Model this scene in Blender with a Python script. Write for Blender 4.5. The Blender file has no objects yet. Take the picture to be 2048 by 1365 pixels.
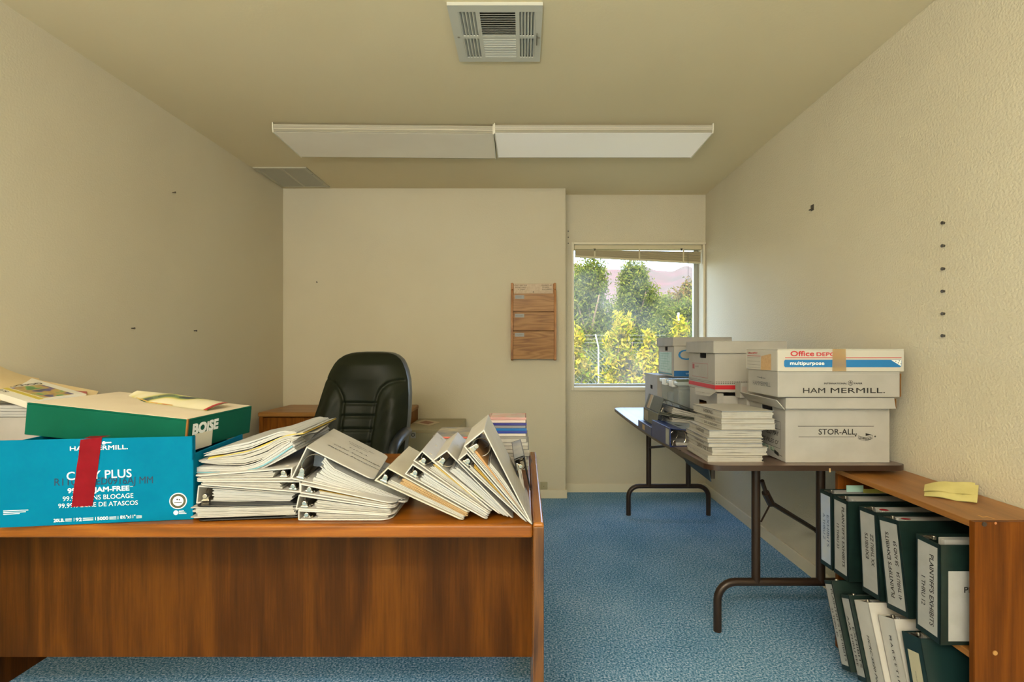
import bpy, bmesh, math, random
from mathutils import Vector, Matrix
import numpy as np

# ------------------------------------------------------------------ camera, sky, lights
SC = bpy.context.scene
COL = SC.collection
F, VX, VY, CH = 990.0, 1049.0, 697.0, 1.18        # focal length (px), vanishing point (px), eye height (m)
cam_d = bpy.data.cameras.new('camera')
cam_d.sensor_width = 36.0
cam_d.lens = 36.0 * F / 2048.0
cam_d.shift_x = -(VX - 1024.0) / 2048.0
cam_d.shift_y = (VY - 682.5) / 2048.0
cam_d.clip_start, cam_d.clip_end = 0.05, 5000
cam = bpy.data.objects.new('camera', cam_d)
COL.objects.link(cam)
cam.location = (0, 0, CH)
cam.rotation_euler = (math.pi / 2, 0, 0)
SC.camera = cam

SC.view_settings.view_transform = 'Standard'
SC.view_settings.look = 'None'
SC.view_settings.gamma = 1.0
SC.view_settings.use_curve_mapping = False
SC.view_settings.exposure = 0.0

world = bpy.data.worlds.new('sky')
SC.world = world
world.use_nodes = True
wn = world.node_tree.nodes
wl = world.node_tree.links
bg = wn['Background']
sky = wn.new('ShaderNodeTexSky')
sky.sky_type = 'NISHITA'
sky.sun_disc = False
sky.sun_elevation = math.radians(48)
sky.sun_rotation = math.radians(200)
sky.dust_density = 2.5
hz = wn.new('ShaderNodeMixRGB')              # thin bright haze over the whole sky
hz.inputs[0].default_value = 0.4
hz.inputs[2].default_value = (0.62, 0.64, 0.63, 1)
wl.new(sky.outputs[0], hz.inputs[1])
wl.new(hz.outputs[0], bg.inputs[0])
bg.inputs[1].default_value = 2.9

def lamp(name, kind, loc, rot, energy, color=(1, 1, 1), size=None, size_y=None, angle=None):
    d = bpy.data.lights.new(name, kind)
    d.energy = energy
    d.color = color
    if size:
        d.shape = 'RECTANGLE'
        d.size = size
        d.size_y = size_y or size
    if angle:
        d.angle = angle
    o = bpy.data.objects.new(name, d)
    COL.objects.link(o)
    o.location = loc
    o.rotation_euler = rot
    return o

lamp('sun', 'SUN', (0, -20, 30), (math.radians(45), 0, math.radians(-18)), 5.0, (1.0, 0.95, 0.86), angle=0.01)
# lit ceiling fixture over the viewer, and an unseen fill light added behind the viewer
lamp('ceiling_lamp_light', 'AREA', (-0.7, -0.95, 2.36), (0, 0, 0), 60, (1.0, 0.975, 0.93), 1.25, 0.4)
lamp('added_rear_fill', 'AREA', (-0.2, -2.9, 1.7), (math.radians(90), 0, 0), 24, (1.0, 0.98, 0.95), 2.9, 1.2)
# unseen upward fill light, added behind the viewer to brighten the ceiling
lamp('added_uplight', 'AREA', (-0.65, -2.0, 1.2), (math.radians(180), 0, 0), 232, (1.0, 0.975, 0.93), 1.2, 0.6)

# ------------------------------------------------------------------ helpers
rng = random.Random(7)

def P(px, py, d):
    return Vector(((px - VX) * d / F, d, CH - (py - VY) * d / F))

def lin(h):
    h = h.lstrip('#')
    out = []
    for i in (0, 2, 4):
        c = int(h[i:i + 2], 16) / 255
        out.append(c / 12.92 if c <= 0.04045 else ((c + 0.055) / 1.055) ** 2.4)
    return (*out, 1)

MATS = {}

def nm(t, kind, **kw):
    n = t.nodes.new(kind)
    for k, v in kw.items():
        setattr(n, k, v)
    return n

def mat(name, col, rough=0.6, metal=0.0, spec=0.5, bump=None, var=None, coat=0.0, trans=None):
    """bump = (scale, strength, distance); var = (scale, second colour)"""
    if name in MATS:
        return MATS[name]
    m = bpy.data.materials.new(name)
    m.use_nodes = True
    t = m.node_tree
    b = t.nodes['Principled BSDF']
    b.inputs['Base Color'].default_value = lin(col)
    b.inputs['Roughness'].default_value = rough
    b.inputs['Metallic'].default_value = metal
    b.inputs['Specular IOR Level'].default_value = spec
    if coat:
        b.inputs['Coat Weight'].default_value = coat
        b.inputs['Coat Roughness'].default_value = 0.15
    tc = nm(t, 'ShaderNodeTexCoord')
    if var:
        n = nm(t, 'ShaderNodeTexNoise')
        n.inputs['Scale'].default_value = var[0]
        n.inputs['Detail'].default_value = 4
        t.links.new(tc.outputs['Object'], n.inputs['Vector'])
        r = nm(t, 'ShaderNodeValToRGB')
        r.color_ramp.elements[0].position = 0.35
        r.color_ramp.elements[1].position = 0.65
        r.color_ramp.elements[0].color = lin(col)
        r.color_ramp.elements[1].color = lin(var[1])
        t.links.new(n.outputs['Fac'], r.inputs[0])
        t.links.new(r.outputs[0], b.inputs['Base Color'])
    if bump:
        n = nm(t, 'ShaderNodeTexNoise')
        n.inputs['Scale'].default_value = bump[0]
        n.inputs['Detail'].default_value = 3
        t.links.new(tc.outputs['Object'], n.inputs['Vector'])
        k = nm(t, 'ShaderNodeBump')
        k.inputs['Strength'].default_value = bump[1]
        k.inputs['Distance'].default_value = bump[2]
        t.links.new(n.outputs['Fac'], k.inputs['Height'])
        t.links.new(k.outputs[0], b.inputs['Normal'])
    MATS[name] = m
    return m

def wood(name, dark, mid, light, axis='X', scale=1.0, rough=0.35, figure=1.0, spec=0.5):
    """grain runs along axis (object coordinates)"""
    if name in MATS:
        return MATS[name]
    m = bpy.data.materials.new(name)
    m.use_nodes = True
    t = m.node_tree
    b = t.nodes['Principled BSDF']
    b.inputs['Roughness'].default_value = rough
    b.inputs['Specular IOR Level'].default_value = spec
    tc = nm(t, 'ShaderNodeTexCoord')
    s1, s2 = 1.6 * scale, 26 * scale
    def mp(along, across):
        q = nm(t, 'ShaderNodeMapping')
        q.inputs['Scale'].default_value = [along if a == axis else across for a in 'XYZ']
        t.links.new(tc.outputs['Object'], q.inputs['Vector'])
        return q
    big = nm(t, 'ShaderNodeTexNoise')
    big.inputs['Scale'].default_value = 1
    big.inputs['Detail'].default_value = 2
    t.links.new(mp(0.9 * scale, 7 * scale).outputs[0], big.inputs['Vector'])
    rings = nm(t, 'ShaderNodeMath', operation='MULTIPLY')
    t.links.new(big.outputs['Fac'], rings.inputs[0])
    rings.inputs[1].default_value = 22 * figure
    fr = nm(t, 'ShaderNodeMath', operation='PINGPONG')
    t.links.new(rings.outputs[0], fr.inputs[0])
    fr.inputs[1].default_value = 1.0
    fine = nm(t, 'ShaderNodeTexNoise')
    fine.inputs['Scale'].default_value = 1
    fine.inputs['Detail'].default_value = 5
    fine.inputs['Roughness'].default_value = 0.7
    t.links.new(mp(6 * scale, 170 * scale).outputs[0], fine.inputs['Vector'])
    broad = nm(t, 'ShaderNodeTexNoise')
    broad.inputs['Scale'].default_value = 1
    t.links.new(mp(0.3 * scale, 5 * scale).outputs[0], broad.inputs['Vector'])
    a1 = nm(t, 'ShaderNodeMath', operation='MULTIPLY')
    t.links.new(fr.outputs[0], a1.inputs[0])
    a1.inputs[1].default_value = 0.28
    a2 = nm(t, 'ShaderNodeMath', operation='MULTIPLY_ADD')
    t.links.new(fine.outputs['Fac'], a2.inputs[0])
    a2.inputs[1].default_value = 0.5
    t.links.new(a1.outputs[0], a2.inputs[2])
    a3 = nm(t, 'ShaderNodeMath', operation='MULTIPLY_ADD')
    t.links.new(broad.outputs['Fac'], a3.inputs[0])
    a3.inputs[1].default_value = 0.45
    t.links.new(a2.outputs[0], a3.inputs[2])
    r = nm(t, 'ShaderNodeValToRGB')
    e = r.color_ramp.elements
    e[0].position, e[0].color = 0.36, lin(dark)
    e[1].position, e[1].color = 0.82, lin(light)
    k = e.new(0.58)
    k.color = lin(mid)
    t.links.new(a3.outputs[0], r.inputs[0])
    t.links.new(r.outputs[0], b.inputs['Base Color'])
    bp = nm(t, 'ShaderNodeBump')
    bp.inputs['Strength'].default_value = 0.12
    bp.inputs['Distance'].default_value = 0.001
    t.links.new(fine.outputs['Fac'], bp.inputs['Height'])
    t.links.new(bp.outputs[0], b.inputs['Normal'])
    MATS[name] = m
    return m

class MB:
    def __init__(s):
        s.v, s.f = [], []
    def add(s, vs, fs, M=None):
        n = len(s.v)
        s.v += [(M @ Vector(v)) if M else Vector(v) for v in vs]
        s.f += [tuple(i + n for i in f) for f in fs]
        return s
    def box(s, x0, x1, y0, y1, z0, z1, M=None):
        return s.hexa([(x0, y0, z0), (x1, y0, z0), (x1, y1, z0), (x0, y1, z0),
                       (x0, y0, z1), (x1, y0, z1), (x1, y1, z1), (x0, y1, z1)], M)
    def hexa(s, p, M=None):
        return s.add(p, [(0, 3, 2, 1), (4, 5, 6, 7), (0, 1, 5, 4), (1, 2, 6, 5), (2, 3, 7, 6), (3, 0, 4, 7)], M)
    def prism(s, poly, vec, M=None):
        n = len(poly)
        vec = Vector(vec)
        vs = [Vector(p) for p in poly] + [Vector(p) + vec for p in poly]
        fs = [tuple(range(n))[::-1], tuple(range(n, 2 * n))]
        fs += [(i, (i + 1) % n, n + (i + 1) % n, n + i) for i in range(n)]
        return s.add(vs, fs, M)
    def poly(s, pts, M=None):
        return s.add(pts, [tuple(range(len(pts)))], M)
    def tube(s, pts, r, n=10, M=None, closed=False, cap=True):
        pts = [Vector(p) for p in pts]
        k = len(pts)
        rs = r if isinstance(r, (list, tuple)) else [r] * k
        up = None
        vs, fs = [], []
        for i, p in enumerate(pts):
            a = pts[(i - 1) % k] if (closed or i > 0) else p
            b = pts[(i + 1) % k] if (closed or i < k - 1) else p
            d = (b - a).normalized()
            if up is None:
                up = Vector((0, 0, 1)) if abs(d.z) < 0.9 else Vector((1, 0, 0))
            x = d.cross(up).normalized()
            up = x.cross(d).normalized()
            for j in range(n):
                t = 2 * math.pi * j / n
                vs.append(p + x * (math.cos(t) * rs[i]) + up * (math.sin(t) * rs[i]))
        for i in range(k if closed else k - 1):
            i2 = (i + 1) % k
            for j in range(n):
                j2 = (j + 1) % n
                fs.append((i * n + j, i * n + j2, i2 * n + j2, i2 * n + j))
        if cap and not closed:
            fs.append(tuple(range(n))[::-1])
            fs.append(tuple((k - 1) * n + j for j in range(n)))
        return s.add(vs, fs, M)
    def disc(s, c, u, v, r, n=20, M=None, r2=None):
        c, u, v = Vector(c), Vector(u), Vector(v)
        ring = lambda q: [c + u * (q * math.cos(2 * math.pi * i / n)) + v * (q * math.sin(2 * math.pi * i / n)) for i in range(n)]
        if r2 is None:
            return s.add(ring(r), [tuple(range(n))], M)
        return s.add(ring(r) + ring(r2), [(i, (i + 1) % n, n + (i + 1) % n, n + i) for i in range(n)], M)
    def grid(s, fn, nu, nv, M=None):
        vs = [fn(i / nu, j / nv) for j in range(nv + 1) for i in range(nu + 1)]
        w = nu + 1
        return s.add(vs, [(j * w + i, j * w + i + 1, (j + 1) * w + i + 1, (j + 1) * w + i) for j in range(nv) for i in range(nu)], M)
    def build(s, name, m, parent=None, world=False, smooth=False, bevel=0, recalc=True, seg=2):
        me = bpy.data.meshes.new(name)
        vs = s.v
        if world and parent is not None:
            inv = WM[parent.name].inverted()
            vs = [inv @ v for v in vs]
        me.from_pydata([tuple(v) for v in vs], [], s.f)
        if recalc:
            bm = bmesh.new()
            bm.from_mesh(me)
            bmesh.ops.recalc_face_normals(bm, faces=bm.faces)
            bm.to_mesh(me)
            bm.free()
        for q in (m if isinstance(m, (list, tuple)) else [m]):
            me.materials.append(q)
        if smooth:
            for p in me.polygons:
                p.use_smooth = True
            if smooth != 'all':
                me.set_sharp_from_angle(angle=math.radians(38))
        o = bpy.data.objects.new(name, me)
        COL.objects.link(o)
        if parent is not None:
            o.parent = parent
            WM[o.name] = WM[parent.name]
        else:
            WM[o.name] = Matrix.Identity(4)
        if bevel:
            bv = o.modifiers.new('bevel', 'BEVEL')
            bv.width = bevel
            bv.segments = seg
            bv.limit_method = 'ANGLE'
            bv.angle_limit = math.radians(40)
        return o

WM = {}

def tag(o, label, cat, group=None, kind=None):
    if label:
        o['label'] = label
    if cat:
        o['category'] = cat
    if group:
        o['group'] = group
    if kind:
        o['kind'] = kind
    return o

def thing(name, label, cat, loc=(0, 0, 0), M=None, group=None):
    o = bpy.data.objects.new(name, None)
    COL.objects.link(o)
    o.empty_display_size = 0.05
    if M is None:
        M = Matrix.Translation(loc)
    o.matrix_world = M
    WM[o.name] = M.copy()
    return tag(o, label, cat, group)

def single(mb, name, m, label, cat, group=None, **kw):
    """one-mesh thing; its origin goes to the middle of its base"""
    xs = [v.x for v in mb.v]; ys = [v.y for v in mb.v]; zs = [v.z for v in mb.v]
    c = Vector(((min(xs) + max(xs)) / 2, (min(ys) + max(ys)) / 2, min(zs)))
    mb.v = [v - c for v in mb.v]
    o = mb.build(name, m, **kw)
    o.location = c
    WM[o.name] = Matrix.Translation(c)
    return tag(o, label, cat, group)

def struct(mb, name, m, **kw):
    o = mb.build(name, m, **kw)
    o['kind'] = 'structure'
    return o

def part_at(mb, name, m, parent, M, label=None, **kw):
    """a part with a frame of its own (world matrix M)"""
    o = mb.build(name, m, parent, **kw)
    o.matrix_local = WM[parent.name].inverted() @ M
    WM[o.name] = M.copy()
    if label:
        o['label'] = label
    return o

class Face:
    """a flat face: origin O, right U, up V (world or local), outward normal N"""
    def __init__(s, O, U, V):
        s.O = Vector(O); s.U = Vector(U).normalized(); s.V = Vector(V).normalized()
        s.N = s.U.cross(s.V)
    def p(s, u, v, e=0.0006):
        return s.O + s.U * u + s.V * v + s.N * e
    def sub(s, u, v, ang=0):
        c, q = math.cos(ang), math.sin(ang)
        return Face(s.p(u, v, 0), s.U * c + s.V * q, s.V * c - s.U * q)
    def rect(s, mb, u0, u1, v0, v1, e=0.0006):
        return mb.poly([s.p(u0, v0, e), s.p(u1, v0, e), s.p(u1, v1, e), s.p(u0, v1, e)])
    def line(s, mb, u0, v0, u1, v1, w=0.0008, e=0.0007):
        d = Vector((u1 - u0, v1 - v0)).normalized()
        n = Vector((-d.y, d.x)) * w / 2
        return mb.poly([s.p(u0 - n.x, v0 - n.y, e), s.p(u1 - n.x, v1 - n.y, e), s.p(u1 + n.x, v1 + n.y, e), s.p(u0 + n.x, v0 + n.y, e)])
    def frame(s, mb, u0, u1, v0, v1, w=0.0012, e=0.0006):
        s.line(mb, u0, v0, u1, v0, w, e); s.line(mb, u0, v1, u1, v1, w, e)
        s.line(mb, u0, v0, u0, v1, w, e); s.line(mb, u1, v0, u1, v1, w, e)

TXT = {}

def glyphs(string, bold=0.0, shear=0.0):
    key = (string, bold, shear)
    if key in TXT:
        return TXT[key]
    cu = bpy.data.curves.new('lettering', 'FONT')
    cu.body = string
    cu.size = 1
    cu.shear = shear
    cu.resolution_u = 3
    ob = bpy.data.objects.new('lettering', cu)
    COL.objects.link(ob)
    dg = bpy.context.evaluated_depsgraph_get()
    me = bpy.data.meshes.new_from_object(ob.evaluated_get(dg))
    vs = [v.co.copy() for v in me.vertices]
    fs = [tuple(p.vertices) for p in me.polygons]
    bpy.data.objects.remove(ob)
    bpy.data.curves.remove(cu)
    bpy.data.meshes.remove(me)
    TXT[key] = (vs, fs)
    return vs, fs

def write(mb, face, string, u, v, h, w=None, align='L', bold=0.0, shear=0.0, e=0.0008):
    """capital height h; fitted to width w"""
    vs, fs = glyphs(string, 0.0, shear)
    if not vs:
        return mb
    x0 = min(p.x for p in vs); x1 = max(p.x for p in vs)
    sy = h / 0.70
    sx = w / (x1 - x0) if w else sy
    W = (x1 - x0) * sx
    off = {'L': 0, 'C': -W / 2, 'R': -W}[align]
    for q, (du, dv) in enumerate(((-.5, -.5), (.5, -.5), (-.5, .5), (.5, .5)) if bold else ((0, 0),)):
        b_ = bold * min(sx, sy) * 1.4
        e += .00006
        mb.add([face.p(u + off + (p.x - x0) * sx + du * b_, v + p.y * sy + dv * b_, e) for p in vs], fs)
    return mb

# ------------------------------------------------------------------ materials
WALL = mat('cream_wall_paint', '#d5ccb3', 0.75, spec=0.2, bump=(120, 0.5, 0.006), var=(1.3, '#d1c7ad'))
WALLS = mat('smooth_cream_wall_paint', '#d6cdb4', 0.7, spec=0.2, bump=(130, 0.3, 0.003), var=(1.1, '#d2c8ae'))
CEIL = mat('ceiling_paint', '#e2d2ac', 0.85, spec=0.15, bump=(80, 0.12, 0.003), var=(0.8, '#decea7'))
TRIM = mat('cream_trim_paint', '#dfd5ba', 0.5, bump=(20, 0.05, 0.002))
WHITE_PAPER = mat('white_paper', '#b2b0a9', 0.7, spec=0.1, var=(40, '#aba8a0'))
WHITE_PAPER2 = mat('cool_white_paper', '#b3b3b0', 0.7, spec=0.1)
TAN_PAPER = mat('tan_paper', '#b89c74', 0.75, spec=0.1, var=(50, '#ac8e65'))
OCHRE = mat('ochre_divider', '#b59a55', 0.7, spec=0.2)
VINYL = mat('white_vinyl', '#c4c1ba', 0.4, spec=.2, var=(12, '#bebab2'))
VINYL2 = mat('cream_vinyl', '#c0bbab', 0.4, spec=.3, var=(12, '#b9b3a2'))
CHROME = mat('chrome', '#c4bcae', 0.22, metal=1.0)
STEEL = mat('dull_steel', '#a5a197', 0.35, metal=1.0)
BLACKV = mat('black_green_vinyl', '#12201d', 0.34, var=(18, '#182b27'))
BLACKM = mat('black_plastic', '#161616', 0.4)
INK = mat('black_ink', '#1c1a18', 0.7)
INKG = mat('grey_ink', '#6d6a64', 0.7)
WHITE_INK = mat('white_ink', '#eef2f0', 0.6)
LABEL = mat('white_label', '#a9a8a4', 0.55, var=(30, '#a3a29d'))
KRAFT = mat('kraft_board', '#8d6234', 0.85, spec=0.1)
BOARD = mat('white_board', '#aeaba5', 0.7, spec=0.2, bump=(30, 0.08, 0.003), var=(9, '#a6a39c'))
BOARD2 = mat('grey_white_board', '#b5b2ab', 0.7, spec=0.2, bump=(30, 0.08, 0.003), var=(9, '#aeaba4'))
BLUEB = mat('blue_board', '#007395', 0.65, spec=0.05, bump=(60, 0.06, 0.002), var=(10, '#006d8f'))
TEALB = mat('teal_board', '#03543f', 0.65, spec=0.12, bump=(60, 0.06, 0.002), var=(7, '#065a46'))
RED = mat('red_cloth_tape', '#740411', 0.6, spec=.15, bump=(120, 0.15, 0.002), var=(25, '#7e0616'))
GREYB = mat('grey_binder_cloth', '#74756a', 0.6, var=(60, '#6b6c62'))
NAVY = mat('navy_vinyl', '#1d2f66', 0.35, var=(20, '#223670'))
DARK = mat('dark_void', '#17130d', 0.9, spec=0.05)

def carpet_mat():
    m = bpy.data.materials.new('blue_carpet')
    m.use_nodes = True
    t = m.node_tree
    b = t.nodes['Principled BSDF']
    b.inputs['Roughness'].default_value = 0.95
    b.inputs['Specular IOR Level'].default_value = 0.1
    b.inputs['Sheen Weight'].default_value = 0.0
    tc = nm(t, 'ShaderNodeTexCoord')
    n = nm(t, 'ShaderNodeTexNoise')
    n.inputs['Scale'].default_value = 130
    n.inputs['Detail'].default_value = 5
    n.inputs['Roughness'].default_value = 0.75
    t.links.new(tc.outputs['Object'], n.inputs['Vector'])
    big = nm(t, 'ShaderNodeTexNoise')
    big.inputs['Scale'].default_value = 2.5
    t.links.new(tc.outputs['Object'], big.inputs['Vector'])
    ad = nm(t, 'ShaderNodeMath', operation='MULTIPLY_ADD')
    t.links.new(big.outputs['Fac'], ad.inputs[0])
    ad.inputs[1].default_value = 0.10
    t.links.new(n.outputs['Fac'], ad.inputs[2])
    r = nm(t, 'ShaderNodeValToRGB')
    e = r.color_ramp.elements
    e[0].position, e[0].color = 0.43, lin('#285c7c')
    e[1].position, e[1].color = 0.68, lin('#d2e4f4')
    q = e.new(0.545)
    q.color = lin('#659cc6')
    t.links.new(ad.outputs[0], r.inputs[0])
    t.links.new(r.outputs[0], b.inputs['Base Color'])
    k = nm(t, 'ShaderNodeBump')
    k.inputs['Strength'].default_value = 0.6
    k.inputs['Distance'].default_value = 0.006
    t.links.new(n.outputs['Fac'], k.inputs['Height'])
    t.links.new(k.outputs[0], b.inputs['Normal'])
    return m
CARPET = carpet_mat()
# ------------------------------------------------------------------ room shell
XL, XR, YB, YW, YR, ZC = -1.90, 1.485, 3.896, 4.06, -3.0, 2.44
XBUMP = 0.323
WX0, WX1, WZ0, WZ1 = 0.405, 1.462, 0.862, 2.03     # window opening
struct(MB().box(XL - .15, XR + .15, YR - .15, YW + .2, -0.12, 0), 'floor', CARPET)
struct(MB().box(XL - .15, XR + .15, YR - .15, YW + .2, ZC, ZC + .12), 'ceiling', CEIL)
struct(MB().box(XL - .15, XL, YR, YW + .2, 0, ZC), 'wall_left', WALLS)
struct(MB().box(XR, XR + .15, YR, YW + .2, 0, ZC), 'wall_right', WALL)
struct(MB().box(XL, XBUMP, YB, YW, 0, ZC), 'wall_back', WALLS)
w = MB()
w.box(XL, WX0, YW, YW + .2, 0, ZC)
w.box(WX1, XR, YW, YW + .2, 0, ZC)
w.box(WX0, WX1, YW, YW + .2, 0, WZ0)
w.box(WX0, WX1, YW, YW + .2, WZ1, ZC)
struct(w, 'wall_window', WALL)
# unseen rear wall; its wide opening is added to go with the fill light
w = MB()
w.box(XL, -1.7, YR - .15, YR, 0, ZC); w.box(1.3, XR, YR - .15, YR, 0, ZC)
w.box(-1.7, 1.3, YR - .15, YR, 0, .35); w.box(-1.7, 1.3, YR - .15, YR, 2.35, ZC)
struct(w, 'wall_rear', WALLS)
struct(MB().box(-1.7, 1.3, YR - .12, YR - .1, .35, 2.35), 'added_rear_panel', mat('added_rear_panel_pale', '#d8d8d0', 0.6))  # pale panel added behind the rear fill light, out of view
bbm = MB().box(XL, XBUMP + .012, YB - .012, YB, 0, .068)
bbm.box(XBUMP, XBUMP + .012, YB, YW, 0, .068)
struct(bbm, 'baseboard_back', TRIM, bevel=.003)
struct(MB().box(XBUMP + .012, XR, YW - .012, YW, 0, .072), 'baseboard_window', TRIM, bevel=.003)
struct(MB().box(XR - .012, XR, YR, YW - .012, 0, .072), 'baseboard_right', TRIM, bevel=.003)
struct(MB().box(XL, XL + .012, YR, YB - .012, 0, .068), 'baseboard_left', TRIM, bevel=.003)

# window: casing, frame, pane
tr = MB()
tr.box(WX0 - .022, WX0, YW - .012, YW, WZ0 - .03, WZ1 + .02)
tr.box(WX0, XR, YW - .012, YW, WZ1, WZ1 + .02)
tr.box(WX0, XR, YW - .016, YW, WZ0 - .03, WZ0)
tr.box(WX1, XR - .002, YW - .010, YW, WZ0, WZ1)
struct(tr, 'trim_1', TRIM, bevel=.003)
ALU = mat('aluminium_frame', '#a7a69c', 0.45, metal=0.6)
fr = MB()
gy = YW + .105
fr.box(WX0, WX0 + .012, gy, gy + .04, WZ0, WZ1)
fr.box(WX1 - .038, WX1, gy, gy + .04, WZ0, WZ1)
fr.box(WX0, WX1, gy, gy + .04, WZ0, WZ0 + .018)
fr.box(WX0, WX1, gy, gy + .04, WZ1 - .02, WZ1)
wf = struct(fr, 'window_1', ALU, bevel=.002)
m = bpy.data.materials.new('dusty_glass'); m.use_nodes = True
t = m.node_tree; t.nodes.clear()
out = nm(t, 'ShaderNodeOutputMaterial'); tr_ = nm(t, 'ShaderNodeBsdfTransparent'); gl = nm(t, 'ShaderNodeBsdfGlossy')
du = nm(t, 'ShaderNodeBsdfTranslucent'); du.inputs[0].default_value = (0.97, 0.97, 0.93, 1)
gl.inputs['Roughness'].default_value = 0.02
m1 = nm(t, 'ShaderNodeMixShader'); m2 = nm(t, 'ShaderNodeMixShader')
tcn = nm(t, 'ShaderNodeTexCoord'); nz = nm(t, 'ShaderNodeTexNoise'); nz.inputs['Scale'].default_value = 3.0; nz.inputs['Detail'].default_value = 6
rp = nm(t, 'ShaderNodeMapRange'); rp.inputs['From Min'].default_value = .3; rp.inputs['From Max'].default_value = .7
rp.inputs['To Min'].default_value = .0; rp.inputs['To Max'].default_value = .05
t.links.new(tcn.outputs['Object'], nz.inputs['Vector']); t.links.new(nz.outputs['Fac'], rp.inputs['Value'])
t.links.new(rp.outputs[0], m1.inputs[0]); t.links.new(tr_.outputs[0], m1.inputs[1]); t.links.new(du.outputs[0], m1.inputs[2])
m2.inputs[0].default_value = 0.012
t.links.new(m1.outputs[0], m2.inputs[1]); t.links.new(gl.outputs[0], m2.inputs[2]); t.links.new(m2.outputs[0], out.inputs[0])
MATS['dusty_glass'] = m
MB().box(WX0 + .01, WX1 - .036, gy + .018, gy + .022, WZ0 + .016, WZ1 - .018).build('pane', m, wf)

# blind drawn up under the window head
BL = mat('blind_vinyl', '#cfc3a0', 0.45)
BLD = mat('blind_slat_vinyl', '#a59877', 0.5)
bl = thing('window_blind', 'raised cream mini blind hanging crooked at the top of the window', 'blind', ((WX0 + WX1) / 2, YW + .03, WZ1 - .04))
MB().box(WX0 + .004, WX1 - .004, YW + .008, YW + .05, WZ1 - .036, WZ1 - .001).build('head_rail', BL, bl, world=True, bevel=.002)
sl = MB()
x0, x1 = WX0 + .012, WX1 - .012
for i in range(9):
    a = WZ1 - .040 - i * .0065
    b_ = WZ1 - .056 - i * .0108
    ha, hb = .0056, .0085 + .0015 * (i % 2)
    y1 = YW + .036 - .004 * (i % 3)
    sl.hexa([(x0, YW + .012, a - ha), (x1, YW + .012, b_ - hb), (x1, y1, b_ - hb), (x0, y1, a - ha),
             (x0, YW + .012, a), (x1, YW + .012, b_), (x1, y1, b_), (x0, y1, a)])
sl.build('slats', BLD, bl, world=True)
za, zb = WZ1 - .098, WZ1 - .152
MB().hexa([(x0, YW + .01, za), (x1, YW + .01, zb), (x1, YW + .042, zb), (x0, YW + .042, za),
           (x0, YW + .01, za + .013), (x1, YW + .01, zb + .013), (x1, YW + .042, zb + .013), (x0, YW + .042, za + .013)]).build('bottom_rail', BL, bl, world=True, bevel=.002)
for fx in (.155, .51, .86):
    xx = x0 + (x1 - x0) * fx
    zz = za + (zb - za) * fx
    MB().box(xx - .006, xx + .006, YW + .004, YW + .008, zz - .006, WZ1 - .03).build('ladder_tape', BL, bl, world=True)
for fx in (.155, .845):
    xx = x0 + (x1 - x0) * fx
    MB().prism([(xx - .009, YW + .004, WZ1 - .03), (xx + .009, YW + .004, WZ1 - .03), (xx + .002, YW + .004, WZ1 - .052), (xx - .002, YW + .004, WZ1 - .052)], (0, .004, 0)).build('cord_catch', BLACKM, bl, world=True)
xx = x0 + (x1 - x0) * .897
MB().tube([(xx, YW + .006, WZ1 - .04), (xx + .001, YW + .006, 1.6), (xx + .002, YW + .006, 1.24)], .0016, 6).build('tilt_wand', mat('grey_wand', '#77746a', .4), bl, world=True, smooth=True)

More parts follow.
